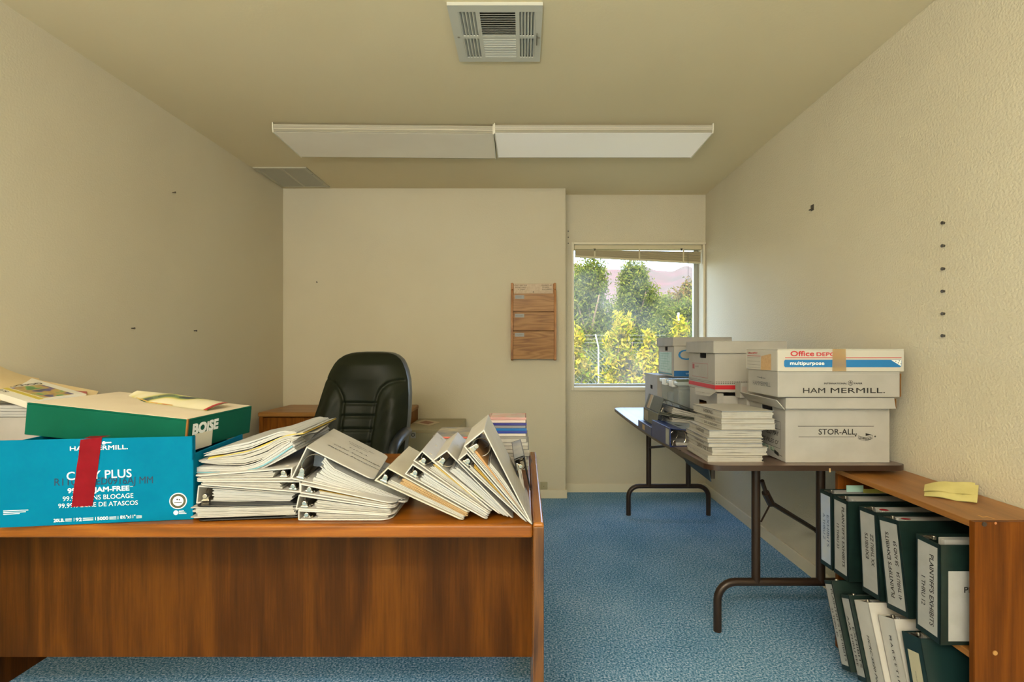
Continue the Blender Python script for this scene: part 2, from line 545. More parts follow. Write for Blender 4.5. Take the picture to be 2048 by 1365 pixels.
# ------------------------------------------------------------------ ceiling things
def register():
    x0, x1, y0, y1 = -.283, .067, 1.80, 2.155
    VM = mat('vent_enamel', '#c3c1b2', 0.5)
    t = thing('ceiling_vent', 'square beige supply vent with louvres on the ceiling', 'vent', ((x0 + x1) / 2, (y0 + y1) / 2, ZC))
    z0 = ZC - .012
    W, D = x1 - x0, y1 - y0
    bl_ = lambda u, v: (x0 + u * W, y0 + v * D)
    wins = [(.10, .285, .10, .50), (.33, .71, .10, .50), (.755, .93, .10, .50), (.10, .285, .545, .91), (.33, .71, .545, .91), (.755, .93, .545, .91)]
    f = MB()
    us = [0, .10, .285, .33, .71, .755, .93, 1]; vs = [0, .10, .50, .545, .91, 1]
    for i in range(7):
        for j in range(5):
            if (i in (1, 3, 5)) and (j in (1, 3)):
                continue
            a, b = bl_(us[i], vs[j]); c, d = bl_(us[i + 1], vs[j + 1])
            f.box(a, c, b, d, z0, z0 + .004)
    zl = z0 + .0041
    f.box(x0, x0 + .004, y0, y1, zl, ZC); f.box(x1 - .004, x1, y0, y1, zl, ZC)
    f.box(x0 + .004, x1 - .004, y0, y0 + .004, zl, ZC); f.box(x0 + .004, x1 - .004, y1 - .004, y1, zl, ZC)
    f.build('face_frame', VM, t, world=True)
    MB().box(x0 + .02, x1 - .02, y0 + .02, y1 - .02, ZC - .0015, ZC).build('duct_shade_sheet', mat('duct_shade', '#3b3522', .9), t, world=True)  # dark sheet on the ceiling stands in for shade up inside the duct
    for (a, b, c, d) in wins:
        s_ = MB()
        xa, ya = bl_(a, c); xb, yb = bl_(b, d)
        n = 11 if b - a > .3 else 5
        for k in range(n):
            if n == 11:
                y = ya + (k + .5) * (yb - ya) / n
                w_ = (yb - ya) / n
                s = 1 if c < .3 else -1
                if s < 0:
                    s_.hexa([(xa, y + w_ * .20, z0), (xb, y + w_ * .20, z0), (xb, y + w_ * .32, z0), (xa, y + w_ * .32, z0),
                             (xa, y - w_ * .18, z0 + .003), (xb, y - w_ * .18, z0 + .003), (xb, y - w_ * .06, z0 + .003), (xa, y - w_ * .06, z0 + .003)])
                    continue
                s_.hexa([(xa, y - s * w_ * .45, z0), (xb, y - s * w_ * .45, z0), (xb, y - s * w_ * .25, z0), (xa, y - s * w_ * .25, z0),
                         (xa, y + s * w_ * .25, z0 + .009), (xb, y + s * w_ * .25, z0 + .009), (xb, y + s * w_ * .4, z0 + .009), (xa, y + s * w_ * .4, z0 + .009)])
            else:
                x = xa + (k + .5) * (xb - xa) / n
                w_ = (xb - xa) / n
                s = 1 if a < .3 else -1
                s_.hexa([(x - s * w_ * .45, ya, z0), (x - s * w_ * .2, ya, z0), (x - s * w_ * .2, yb, z0), (x - s * w_ * .45, yb, z0),
                         (x + s * w_ * .15, ya, z0 + .009), (x + s * w_ * .4, ya, z0 + .009), (x + s * w_ * .4, yb, z0 + .009), (x + s * w_ * .15, yb, z0 + .009)])
        s_.build('louvre_bank', VM, t, world=True)
    for u, v in ((.055, .52), (.975, .53)):
        a, b = bl_(u, v)
        MB().disc((a, b, z0 - .0008), (1, 0, 0), (0, 1, 0), .005, 12).build('screw', STEEL, t, world=True)
    a, b = bl_(.95, .45)
    MB().box(a - .0015, a + .0015, b, b + .06, z0 - .012, z0).build('damper_lever', mat('dark_lever', '#4a4635', .6), t, world=True)
register()

def return_grille():
    x0, x1, y0, y1 = -1.888, -1.515, 3.436, 3.852
    VM = mat('return_enamel', '#bdb79f', 0.55)
    t = thing('return_air_grille', 'flat return air grille in the ceiling corner by the left wall', 'vent', ((x0 + x1) / 2, (y0 + y1) / 2, ZC))
    z0 = ZC - .009
    f = MB()
    f.box(x0, x0 + .024, y0, y1, z0, ZC); f.box(x1 - .024, x1, y0, y1, z0, ZC)
    f.box(x0 + .024, x1 - .024, y0, y0 + .024, z0, ZC); f.box(x0 + .024, x1 - .024, y1 - .024, y1, z0, ZC)
    xm = (x0 + x1) / 2
    f.box(xm - .009, xm + .009, y0 + .024, y1 - .024, z0, ZC)
    f.build('face_frame', VM, t, world=True, bevel=.001)
    for a, b in ((x0 + .024, xm - .009), (xm + .009, x1 - .024)):
        s = MB()
        n = 24
        for k in range(n):
            y = y0 + .026 + (y1 - y0 - .052) * (k + .5) / n
            s.hexa([(a, y + .0045, z0 + .001), (b, y + .0045, z0 + .001), (b, y + .006, z0 + .001), (a, y + .006, z0 + .001),
                    (a, y - .010, z0 + .0045), (b, y - .010, z0 + .0045), (b, y - .0085, z0 + .0045), (a, y - .0085, z0 + .0045)])
        s.build('louvre_bank', mat('dusty_return_slat', '#aea893', .7), t, world=True)
    for yy in (.3, .75):
        MB().disc((x1 - .012, y0 + (y1 - y0) * yy, z0 - .0006), (1, 0, 0), (0, 1, 0), .004, 10).build('screw', mat('dark_screw', '#4b4433', .5), t, world=True)
return_grille()

def fixture(x0, x1, ang, label, lens, caps):
    yc = 2.955
    M = Matrix.Translation(((x0 + x1) / 2, yc, ZC - .002)) @ Matrix.Rotation(ang, 4, 'Z')
    t = thing('fluorescent_fixture', label, 'ceiling light', M=M, group='wraparound fluorescent fixtures')
    L = (x1 - x0) / 2
    MB().box(-L + .01, L - .01, -.15, .15, -.022, 0).build('base_pan', mat('fixture_enamel', '#cfc8b2', .5), t)
    prof = [(-.186, -.008), (-.186, -.03), (-.178, -.05), (.178, -.05), (.186, -.03), (.186, -.008)]
    l = MB()
    n = len(prof)
    xs = [-L + .004, L - .004]
    l.add([(x, a, b) for x in xs for a, b in prof], [(i, i + 1, n + i + 1, n + i) for i in range(n - 1)])
    l.add([(x, a, b) for x in xs for a, b in prof], [tuple(range(n)), tuple(range(n, 2 * n))])
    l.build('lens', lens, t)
    sr = MB()
    for sgn in (-1, 1):
        for a, b in ((-.009, -.0155), (-.017, -.0225), (-.024, -.030), (-.0315, -.040), (-.0415, -.049)):
            y1 = .1875 if b > -.031 else .1855
            sr.box(-L + .005, L - .005, *sorted((sgn * .176, sgn * y1)), b, a)
    sr.build('ribbed_side', mat('ribbed_acrylic', '#aaa38e', .5), t)
    for s in caps:
        x = s * L
        MB().prism([(x - .004 * (s > 0), a * 1.03, b * 1.08 if b < -.01 else 0) for a, b in prof], (.006, 0, 0)).build('end_cap', mat('fixture_end', '#e2dcc6', .45), t)
    return t
LENS = mat('acrylic_lens_glow', '#f5efe0', 0.42, spec=0.4, bump=(14, .05, .003), var=(2.0, '#f0e9d8'))
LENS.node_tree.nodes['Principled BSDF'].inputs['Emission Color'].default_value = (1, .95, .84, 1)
LENS.node_tree.nodes['Principled BSDF'].inputs['Emission Strength'].default_value = .16  # added glow lifts the visible fixture's lens, though that light is off
LENS2 = mat('acrylic_lens_warm_glow', '#e8dfc8', 0.42, spec=0.4, bump=(14, .05, .003), var=(2.0, '#e0d6bd'))
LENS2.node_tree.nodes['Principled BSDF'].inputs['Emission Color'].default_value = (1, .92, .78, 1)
LENS2.node_tree.nodes['Principled BSDF'].inputs['Emission Strength'].default_value = .06  # weaker added glow for the duller fixture, which is off too
fixture(-1.408, -.178, math.radians(1.2), 'duller, yellower unlit wraparound fluorescent ceiling light with a faint added lens glow, nearer the return grille', LENS2, (-1, 1))
fixture(-.170, 1.055, 0, 'paler unlit wraparound fluorescent ceiling light with a stronger added lens glow, at the right wall end of the pair', LENS, (-1, 1))
MB_ = MB().box(-1.33, -.07, -1.15, -.75, 2.375, 2.437)
single(MB_, 'fluorescent_fixture', LENS, 'lit fluorescent ceiling light over the viewer', 'ceiling light')

# ------------------------------------------------------------------ wall things
OAK = wood('oak_rack', '#7a4f22', '#a2703a', '#b98a50', 'X', 1.6, .45)
def wall_file():
    x0, x1, z0, z1 = -.106, .247, 1.082, 1.692
    yb = YB
    t = thing('wall_file_holder', 'oak three-pocket file rack hung on the back wall', 'file rack', ((x0 + x1) / 2, yb, z0))
    MB().box(x0 + .01, x1 - .01, yb - .012, yb, z0 + .02, z1 - .005).build('back_board', OAK, t, world=True)
    for a, b in ((x0, x0 + .018), (x1 - .018, x1)):
        s = MB()
        s.prism([(a, yb, z0), (a, yb - .07, z0 + .01), (a, yb - .085, z0 + .28), (a, yb - .05, z1 - .06), (a, yb - .022, z1 - .05), (a, yb - .02, z1), (a, yb, z1)], (b - a, 0, 0))
        s.build('side_rail', wood('oak_rail', '#7d4d1e', '#a5692c', '#b98044', 'Z', 1.6, .4), t, world=True, bevel=.003)
    pk = [(z0 + .014, z0 + .229, .055, .075), (z0 + .235, z0 + .377, .05, .065), (z0 + .383, z0 + .522, .045, .058)]
    lab = ['I ADJUSTERS I', 'DISCOVERY', 'CORRESP.  1']
    for i, (a, b, d0, d1) in enumerate(pk):
        s = MB()
        s.hexa([(x0 + .018, yb - d0 - .006, a), (x1 - .018, yb - d0 - .006, a), (x1 - .018, yb - d0, a), (x0 + .018, yb - d0, a),
                (x0 + .018, yb - d1 - .006, b), (x1 - .018, yb - d1 - .006, b), (x1 - .018, yb - d1, b), (x0 + .018, yb - d1, b)])
        p = s.build('pocket', OAK, t, world=True, bevel=.001)
        fc = Face((x0 + .018, yb - d0 - .006, a), (1, 0, 0), (0, -(d1 - d0), b - a))
        l = MB()
        H = b - a - .006
        fc.rect(l, .014, .086, H - .034, H - .006, .0008)
        l.build('paper_label', LABEL, p, world=True)
        k = MB()
        write(k, fc, lab[i], .019, H - .024, .008, .06, e=.0014)
        k.build('lettering', INKG, p, world=True)
    sh = MB()
    fc = Face((x0 + .018, yb - .0125, z1 - .088), (1, 0, 0), (0, 0, 1))
    fc.rect(sh, .004, x1 - x0 - .042, 0, .082, .0006)
    q = sh.build('note_sheet', mat('pinkish_note', '#d9c6ae', .7, var=(60, '#cdb79c')), t, world=True)
    k = MB()
    for grp in ((('ONLY DAY SHE', .008, .066, .1), ('PHONE CALLS', .012, .05, .088), ('+  DEPT', .035, .033, .062)), (('EXHIBITS AS', .222, .066, .08), ('TO WHICH', .226, .05, .055), ('DOCUMENTS', .226, .033, .08))):
        k = MB()
        for s_, u, v, w_ in grp:
            write(k, fc, s_, u, v, .009, w_, shear=.15, e=.0012)
        k.build('handwriting', INK, q, world=True)
    d = MB()
    d.disc(fc.p(.157, .018, .0014), fc.U, fc.V, .0045, 12)
    d.build('mounting_screw', mat('dark_screw', '#4b4433', .5), t, world=True)
wall_file()

o = MB().box(.123, .180, YB - .006, YB, .058, .128)
op = single(o, 'wall_outlet', mat('outlet_plate', '#a9a17f', .5), 'small beige outlet plate low on the back wall above the baseboard', 'outlet', bevel=.002)
fcl = Face((.123, YB - .006, .058), (1, 0, 0), (0, 0, 1))
d = MB(); d.disc(fcl.p(.0285, .035, .0008), fcl.U, fcl.V, .003, 10)
d.build('screw', mat('outlet_screw', '#77704f', .5), op, world=True)

SCR = mat('wall_screw', '#55504a', .4, metal=.5)
for i, yy in enumerate((446, 492, 538, 583, 628, 672)):
    Z = CH - (yy - VY) / F * 1.751
    s = MB().tube([(XR + .003, 1.751, Z), (XR - .006, 1.751, Z)], .0045, 10)
    s.tube([(XR - .006, 1.751, Z), (XR - .009, 1.751, Z)], .006, 10)
    nth = ('top', 'second from the top', 'third from the top', 'third from the bottom', 'second from the bottom', 'bottom')[i]
    single(s, 'wall_screw', SCR, 'dark screw, %s of six, in the right wall' % nth, 'screw', 'column of screws in the right wall', smooth=True)
def nail(p, n, label):
    p, n = Vector(p), Vector(n)
    s = MB().tube([p - n * .004, p + n * .014], .0025, 8)
    s.tube([p + n * .014, p + n * .016], .005, 8)
    single(s, 'wall_nail', SCR, label, 'nail', smooth=True)
def on_left(px, py):
    d = F * -XL / (VX - px)
    return P(px, py, d)
def on_right(px, py):
    return P(px, py, F * XR / (px - VX))
nail(on_left(345, 385), (1, 0, 0), 'small nail high on the left wall')
nail(on_left(263, 657), (1, 0, 0), 'small nail in the left wall above the green box lid')
nail(on_left(388, 662), (1, 0, 0), 'small nail low on the left wall, nearer the back corner')
nail(P(635, 565, YB), (0, -1, 0), 'tiny nail in the back wall left of the chair top')
a = on_right(1625, 417)
s = MB().box(XR - .003, XR + .002, a.y - .012, a.y + .012, a.z - .012, a.z + .018)
s.tube([(XR, a.y, a.z), (XR - .018, a.y, a.z - .01)], .003, 8)
single(s, 'picture_hook', SCR, 'small grey picture hook high on the right wall', 'hook')
for i, (px, py) in enumerate(((1136.5, 463), (1136.5, 475), (1136.5, 487))):
    c = P(px, py, YW)
    s = MB().tube([(c.x, YW + .002, c.z), (c.x, YW - .005, c.z)], .005, 8)
    single(s, 'wall_screw', SCR, 'tiny dark screw beside the window head, %s of three' % ('top', 'middle', 'bottom')[i], 'screw', 'three screws beside the window head')

# ------------------------------------------------------------------ outside the window
def leaf_mat(name, c1, c2, c3, trans=.35):
    m = bpy.data.materials.new(name); m.use_nodes = True
    t = m.node_tree; t.nodes.clear()
    out = nm(t, 'ShaderNodeOutputMaterial'); a = nm(t, 'ShaderNodeBsdfDiffuse'); b = nm(t, 'ShaderNodeBsdfTranslucent')
    g = nm(t, 'ShaderNodeNewGeometry'); r = nm(t, 'ShaderNodeValToRGB'); mx = nm(t, 'ShaderNodeMixShader')
    e = r.color_ramp.elements
    e[0].position, e[0].color = 0, lin(c1)
    e[1].position, e[1].color = 1, lin(c3)
    k = e.new(.5); k.color = lin(c2)
    t.links.new(g.outputs['Random Per Island'], r.inputs[0])
    t.links.new(r.outputs[0], a.inputs[0]); t.links.new(r.outputs[0], b.inputs[0])
    mx.inputs[0].default_value = trans
    t.links.new(a.outputs[0], mx.inputs[1]); t.links.new(b.outputs[0], mx.inputs[2]); t.links.new(mx.outputs[0], out.inputs[0])
    return m

def foliage(name, m, parent, clumps, n, size, seed, asp=.38, world=True):
    """clumps = [(centre, radii, weight)]: leaves scattered through ellipsoids, denser at their skin"""
    g = np.random.default_rng(seed)
    wts = np.array([c[2] for c in clumps], float); wts /= wts.sum()
    idx = g.choice(len(clumps), n, p=wts)
    C = np.array([c[0] for c in clumps])[idx]; R = np.array([c[1] for c in clumps])[idx]
    d = g.normal(size=(n, 3)); d /= np.linalg.norm(d, axis=1)[:, None]
    rad = g.random(n)[:, None] ** .45 * (1 + .18 * g.normal(size=(n, 1)).clip(-1.5, 1.5))
    p = C + d * R * rad
    u = g.normal(size=(n, 3)); u /= np.linalg.norm(u, axis=1)[:, None]
    w_ = g.normal(size=(n, 3)); v = np.cross(u, w_); v /= np.linalg.norm(v, axis=1)[:, None]
    s = size * (0.6 + .8 * g.random(n))[:, None]
    nn = np.cross(u, v)
    V = np.stack([p - u * s, p + v * s * asp + nn * s * .12, p + u * s, p - v * s * asp + nn * s * .12], 1).reshape(-1, 3)
    if world:
        inv = np.array(WM[parent.name].inverted())
        V = V @ inv[:3, :3].T + inv[:3, 3]
    me = bpy.data.meshes.new(name)
    me.vertices.add(4 * n); me.vertices.foreach_set('co', V.ravel())
    me.loops.add(4 * n); me.loops.foreach_set('vertex_index', np.arange(4 * n))
    me.polygons.add(n); me.polygons.foreach_set('loop_start', np.arange(0, 4 * n, 4)); me.polygons.foreach_set('loop_total', np.full(n, 4))
    me.update(calc_edges=True)
    me.materials.append(m)
    o = bpy.data.objects.new(name, me); COL.objects.link(o); o.parent = parent
    return o

GZ = -.6
struct(MB().poly([(-60, 4.4, GZ), (90, 4.4, GZ), (200, 320, GZ), (-200, 320, GZ)]), 'ground', mat('dry_ground', '#6f6a4c', .9, var=(.4, '#565a3a')), recalc=False)
def hills():
    ridge = [(900, 520), (1060, 534), (1147, 527), (1180, 537), (1225, 539), (1262, 541), (1290, 533), (1312, 541), (1342, 543), (1372, 532), (1402, 541), (1500, 528), (1650, 545)]
    g = MB()
    nu, nv = 120, 24
    pr = random.Random(3)
    bumps = [(pr.uniform(0, 6.28), pr.uniform(5, 40), pr.uniform(3, 16)) for _ in range(10)]
    def fn(a, b):
        px = 900 + 750 * a
        for (x0, y0), (x1, y1) in zip(ridge, ridge[1:]):
            if x0 <= px <= x1:
                f = (px - x0) / (x1 - x0); f = f * f * (3 - 2 * f)
                py = y0 + (y1 - y0) * f
        d = 320 + 700 * b
        top = P(px, py, 1020)
        z = GZ + (top.z - GZ) * b ** 1.25
        z += sum(math.sin(ph + a * fu + b * fv) for ph, fu, fv in bumps) * 2.6 * b * (1 - b) * 3
        return ((px - VX) * d / F, d, z)
    g.grid(fn, nu, nv)
    m = mat('hazy_pink_hills', '#584a48', .95, spec=0, var=(.02, '#4d4a44'))
    struct(g, 'hills', m, smooth='all')
hills()

YG = leaf_mat('yellow_green_leaves', '#566a08', '#8f8410', '#a6943a', .4)
GG = leaf_mat('pale_green_leaves', '#3e4c14', '#535d1c', '#6b6c2e', .4)
GR = leaf_mat('brown_green_leaves', '#454a22', '#654e2a', '#535c30', .3)
BARK = mat('bark', '#6c5a44', .9)
def bush(label, px, py, d, wpx, seed, n=6500):
    top = P(px, py, d)
    H = top.z - GZ
    R = wpx * d / F
    t = thing('yellow_shrub', label, 'shrub', (top.x, d, GZ), group='yellow-leaved shrubs outside the window')
    g = random.Random(seed)
    cl = []
    for k in range(26):
        f = k / 25
        rr = R * (1.05 - .85 * f ** 1.5)
        a = g.uniform(0, 6.28); q = g.uniform(.2, .75)
        cl.append(((top.x + math.cos(a) * rr * q, d + math.sin(a) * rr * q, GZ + .1 + (H - .2) * f), (rr * .5 + .06, rr * .5 + .06, .2), rr + .15))
    foliage('foliage', YG, t, cl, n, .045, seed)
    s = MB()
    for k in range(4):
        a = k * 1.6 + seed
        s.tube([(0, 0, 0), (math.cos(a) * .08, math.sin(a) * .08, H * .4), (math.cos(a) * .2, math.sin(a) * .2, H * .8)], [.02, .014, .006], 6)
    s.build('stems', BARK, t)
bush('yellow-leaved shrub outside, cut by the window frame beside the file rack', 1146, 660, 8.0, 62, 11)
bush('tallest yellow-leaved shrub outside, pointed, in the middle of the window', 1243, 630, 8.6, 78, 12, 8500)
bush('low greenish-yellow shrub outside, just left of the blue-lettered box', 1302, 668, 8.3, 60, 13, 6000)
bush('yellow-leaved shrub outside showing above the blue-lettered box', 1362, 640, 9.2, 62, 14)

def tree(label, px, py, d, wpx, seed, m, n, size, lobes=14):
    top = P(px, py, d)
    H = top.z - GZ
    R = wpx * d / F
    t = thing('leafy_tree', label, 'tree', (top.x, d, GZ))
    g = random.Random(seed)
    cl = []
    for k in range(lobes):
        f = g.uniform(.12, .93)
        rr = R * math.sin(math.pi * min(.97, .28 + .66 * f)) ** .6
        a = g.uniform(0, 6.28)
        cl.append(((top.x + math.cos(a) * rr * .6, d + math.sin(a) * rr * .6, GZ + H * f), (rr * .5, rr * .5, H * .17), 1))
    cl.append(((top.x, d, GZ + H * .86), (R * .5, R * .5, H * .12), .8))
    cl.append(((top.x, d, GZ + H * .5), (R * .9, R * .6, H * .42), 4))
    foliage('crown', m, t, cl, n, size, seed)
    s = MB().tube([(0, 0, 0), (.05, 0, H * .3), (0, .1, H * .7)], [.16, .12, .04], 8)
    for k in range(5):
        a = k * 1.3
        s.tube([(0.03, 0, H * (.2 + .07 * k)), (math.cos(a) * R * .5, math.sin(a) * R * .5, H * (.5 + .07 * k))], [.05, .02], 6)
    s.build('trunk', BARK, t)
tree('pale green tree behind the shrubs, filling the window left half', 1178, 535, 17, 68, 21, GG, 30000, .06, 22)
tree('tallest feathery green tree behind the pointed shrub', 1272, 534, 23, 58, 22, GG, 30000, .07, 22)
tree('green tree outside toward the right window jamb', 1352, 600, 18, 62, 23, GG, 26000, .06, 22)
tree('green tree outside half hidden by the window right edge', 1420, 592, 27, 66, 25, GG, 18000, .09, 18)
tree('brownish tree on the slope below the hills', 1365, 572, 42, 60, 24, GR, 14000, .16, 16)
tree('green tree outside mostly hidden by the left window casing', 1095, 560, 22, 60, 26, GG, 14000, .08, 18)

def fence():
    d = 11.0
    GV = mat('galvanised_wire', '#83867f', .6)
    a = P(1150, 740, d); b = P(1330, 740, d)
    zt = P(0, 700, d).z
    t = thing('chain_link_fence', 'chain link fence with barbed wire arm behind the shrubs outside', 'fence', (a.x, d, GZ))
    me = MB()
    n = int((b.x - a.x + 1.6) / .09)
    hh = zt - GZ
    for k in range(n):
        x = a.x - .3 + k * .09
        for s in (1, -1):
            x1 = x + s * hh
            me.hexa([(x - .002, d - .002, GZ), (x + .002, d - .002, GZ), (x + .002, d + .002, GZ), (x - .002, d + .002, GZ),
                     (x1 - .002, d - .002, zt), (x1 + .002, d - .002, zt), (x1 + .002, d + .002, zt), (x1 - .002, d + .002, zt)])
    me.build('wire_mesh', GV, t, world=True, recalc=False)
    p = P(1197, 712, d)
    MB().tube([(p.x, d, GZ), (p.x, d, zt), (p.x, d, zt + .05), (p.x - .075, d - .05, zt + .34)], .016, 8).build('post', GV, t, world=True, smooth=True)
    w_ = MB()
    for k in range(3):
        f = .35 + k * .3
        w_.tube([(a.x - .6, d - .05 * f, zt + .05 + .29 * f), (b.x, d - .05 * f, zt + .05 + .29 * f)], .003, 4)
    w_.build('barbed_strands', GV, t, world=True)
    q = P(1357, 640, 17)
    single(MB().tube([(q.x, 17, GZ), (q.x, 17, P(0, 626, 17).z)], .035, 8), 'marker_pole', mat('white_pole', '#e8e8e2', .5), 'thin white pole standing among the green trees outside', 'pole')
fence()
#PART2
# ------------------------------------------------------------------ desk
DZ = 0.745                                        # desk top height
DFX0, DFX1, DY0, DY1 = -1.86, 0.021, 1.22, 2.05
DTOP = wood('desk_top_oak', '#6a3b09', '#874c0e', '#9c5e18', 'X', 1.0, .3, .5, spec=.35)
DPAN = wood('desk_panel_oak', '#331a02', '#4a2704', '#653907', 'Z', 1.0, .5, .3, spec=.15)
DEND = wood('desk_end_oak', '#6f3f0e', '#8f561f', '#a26829', 'Y', 1.0, .26, .2)
DFRONT = wood('desk_worn_edge_oak', '#2c1806', '#56330e', '#7d4e18', 'Z', 2.2, .45, .4)
desk = thing('desk', 'wide oak desk, its back toward the viewer, piled with boxes and binders', 'desk', ((DFX0 + DFX1) / 2, (DY0 + DY1) / 2, 0))
MB().box(DFX0, DFX1, DY0, DY1, DZ - .034, DZ).build('desktop', DTOP, desk, world=True, bevel=.007, seg=3)
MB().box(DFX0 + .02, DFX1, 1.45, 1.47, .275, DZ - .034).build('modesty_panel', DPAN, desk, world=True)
# right end panel with a rounded top; its front edge is worn
MB().box(DFX1, .048, DY0, DY1 + .012, .0, DZ + .004).build('end_panel', DEND, desk, world=True, bevel=.006, seg=3)
MB().box(DFX1 + .001, .0472, DY0 - .006, DY0 - .0005, .0, DZ - .004).build('worn_edge_strip', DFRONT, desk, world=True, bevel=.002)
MB().box(-1.88, DFX0, DY0 - .006, DY1 + .012, 0, DZ + .004).build('end_panel', DEND, desk, world=True, bevel=.006)
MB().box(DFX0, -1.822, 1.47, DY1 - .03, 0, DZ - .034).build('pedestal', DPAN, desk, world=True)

# ------------------------------------------------------------------ binders, sheets
def lerp(a, b, f):
    return (a[0] + (b[0] - a[0]) * f, a[1] + (b[1] - a[1]) * f)

def resample(pts, m):
    L = [0]
    for a, b in zip(pts, pts[1:]):
        L.append(L[-1] + math.hypot(b[0] - a[0], b[1] - a[1]))
    out = []
    for i in range(m + 1):
        s = L[-1] * i / m
        k = 0
        while k < len(pts) - 2 and s > L[k + 1]:
            k += 1
        f = (s - L[k]) / max(1e-9, L[k + 1] - L[k])
        out.append(lerp(pts[k], pts[k + 1], f))
    return out

def sheaf(mb, bot, top, h, n, seed, v0=0.0, v1=1.0, gap=.12, jit=.006, y0=.002, wob=.25, m=12, skip=None):
    """n layers of paper between two profile lines (local x,z), running back along local y"""
    g = random.Random(seed)
    B, T = resample(bot, m), resample(top, m)
    cuts = [v0]
    ws = [g.uniform(.5, 1.5) for _ in range(n)]
    for q in ws:
        cuts.append(cuts[-1] + q / sum(ws) * (v1 - v0))
    for i in range(n):
        if skip and skip(i):
            continue
        a, b = cuts[i], cuts[i + 1] - gap * (cuts[i + 1] - cuts[i])
        j0, j1 = g.uniform(-jit, jit), g.uniform(-jit, jit)
        ya = y0 + g.uniform(0, .003)
        ph, am = g.uniform(0, 6.3), wob * (v1 - v0) / n * g.uniform(.2, 1)
        pr_b, pr_t = [], []
        for k in range(m + 1):
            w_ = am * math.sin(ph + k * 5.5 / m) * math.sin(math.pi * k / m)
            va = max(v0, a + w_) if i else a
            vb = min(v1, b + w_)
            pb, pt = lerp(B[k], T[k], va), lerp(B[k], T[k], vb)
            if k in (0, m):
                q = B[1] if k == 0 else B[m - 1]
                dx, dz = B[k][0] - q[0], B[k][1] - q[1]
                ln = math.hypot(dx, dz) or 1
                j = j0 if k == 0 else j1
                pb = (pb[0] + dx / ln * j, pb[1] + dz / ln * j)
                pt = (pt[0] + dx / ln * j, pt[1] + dz / ln * j)
            pr_b.append(pb); pr_t.append(pt)
        K = m + 1
        vs = []
        for y in (ya, h):
            vs += [(p[0], y, p[1]) for p in pr_b] + [(p[0], y, p[1]) for p in pr_t]
        fs = []
        for k in range(m):
            fs.append((k, k + 1, K + k + 1, K + k))
            fs.append((2 * K + k, 3 * K + k, 3 * K + k + 1, 2 * K + k + 1))
            fs.append((k, 2 * K + k, 2 * K + k + 1, k + 1))
            fs.append((K + k, K + k + 1, 3 * K + k + 1, 3 * K + k))
        fs.append((0, K, 3 * K, 2 * K)); fs.append((K - 1, 3 * K - 1, 4 * K - 1, 2 * K - 1))
        mb.add(vs, fs)
    return mb

def slab(mb, A, B, side, th, h, r=.0):
    """cover board from A to B (local x,z), thickness th toward side, length h along y; corners at B rounded by r"""
    e = Vector((B[0] - A[0], B[1] - A[1])); L = e.length; e /= L
    n = Vector((-e.y, e.x))
    if n.dot(Vector(side)) < 0:
        n = -n
    plan = [(0, 0)]
    if r:
        plan += [(L - r + r * math.sin(t), r - r * math.cos(t)) for t in (0, .4, .8, 1.2, 1.5708)]
        plan += [(L - r + r * math.cos(t), h - r + r * math.sin(t)) for t in (0, .4, .8, 1.2, 1.5708)]
    else:
        plan += [(L, 0), (L, h)]
    plan += [(0, h)]
    bot = [(A[0] + e.x * u, y, A[1] + e.y * u) for u, y in plan]
    mb.prism(bot, (n.x * th, 0, n.y * th))

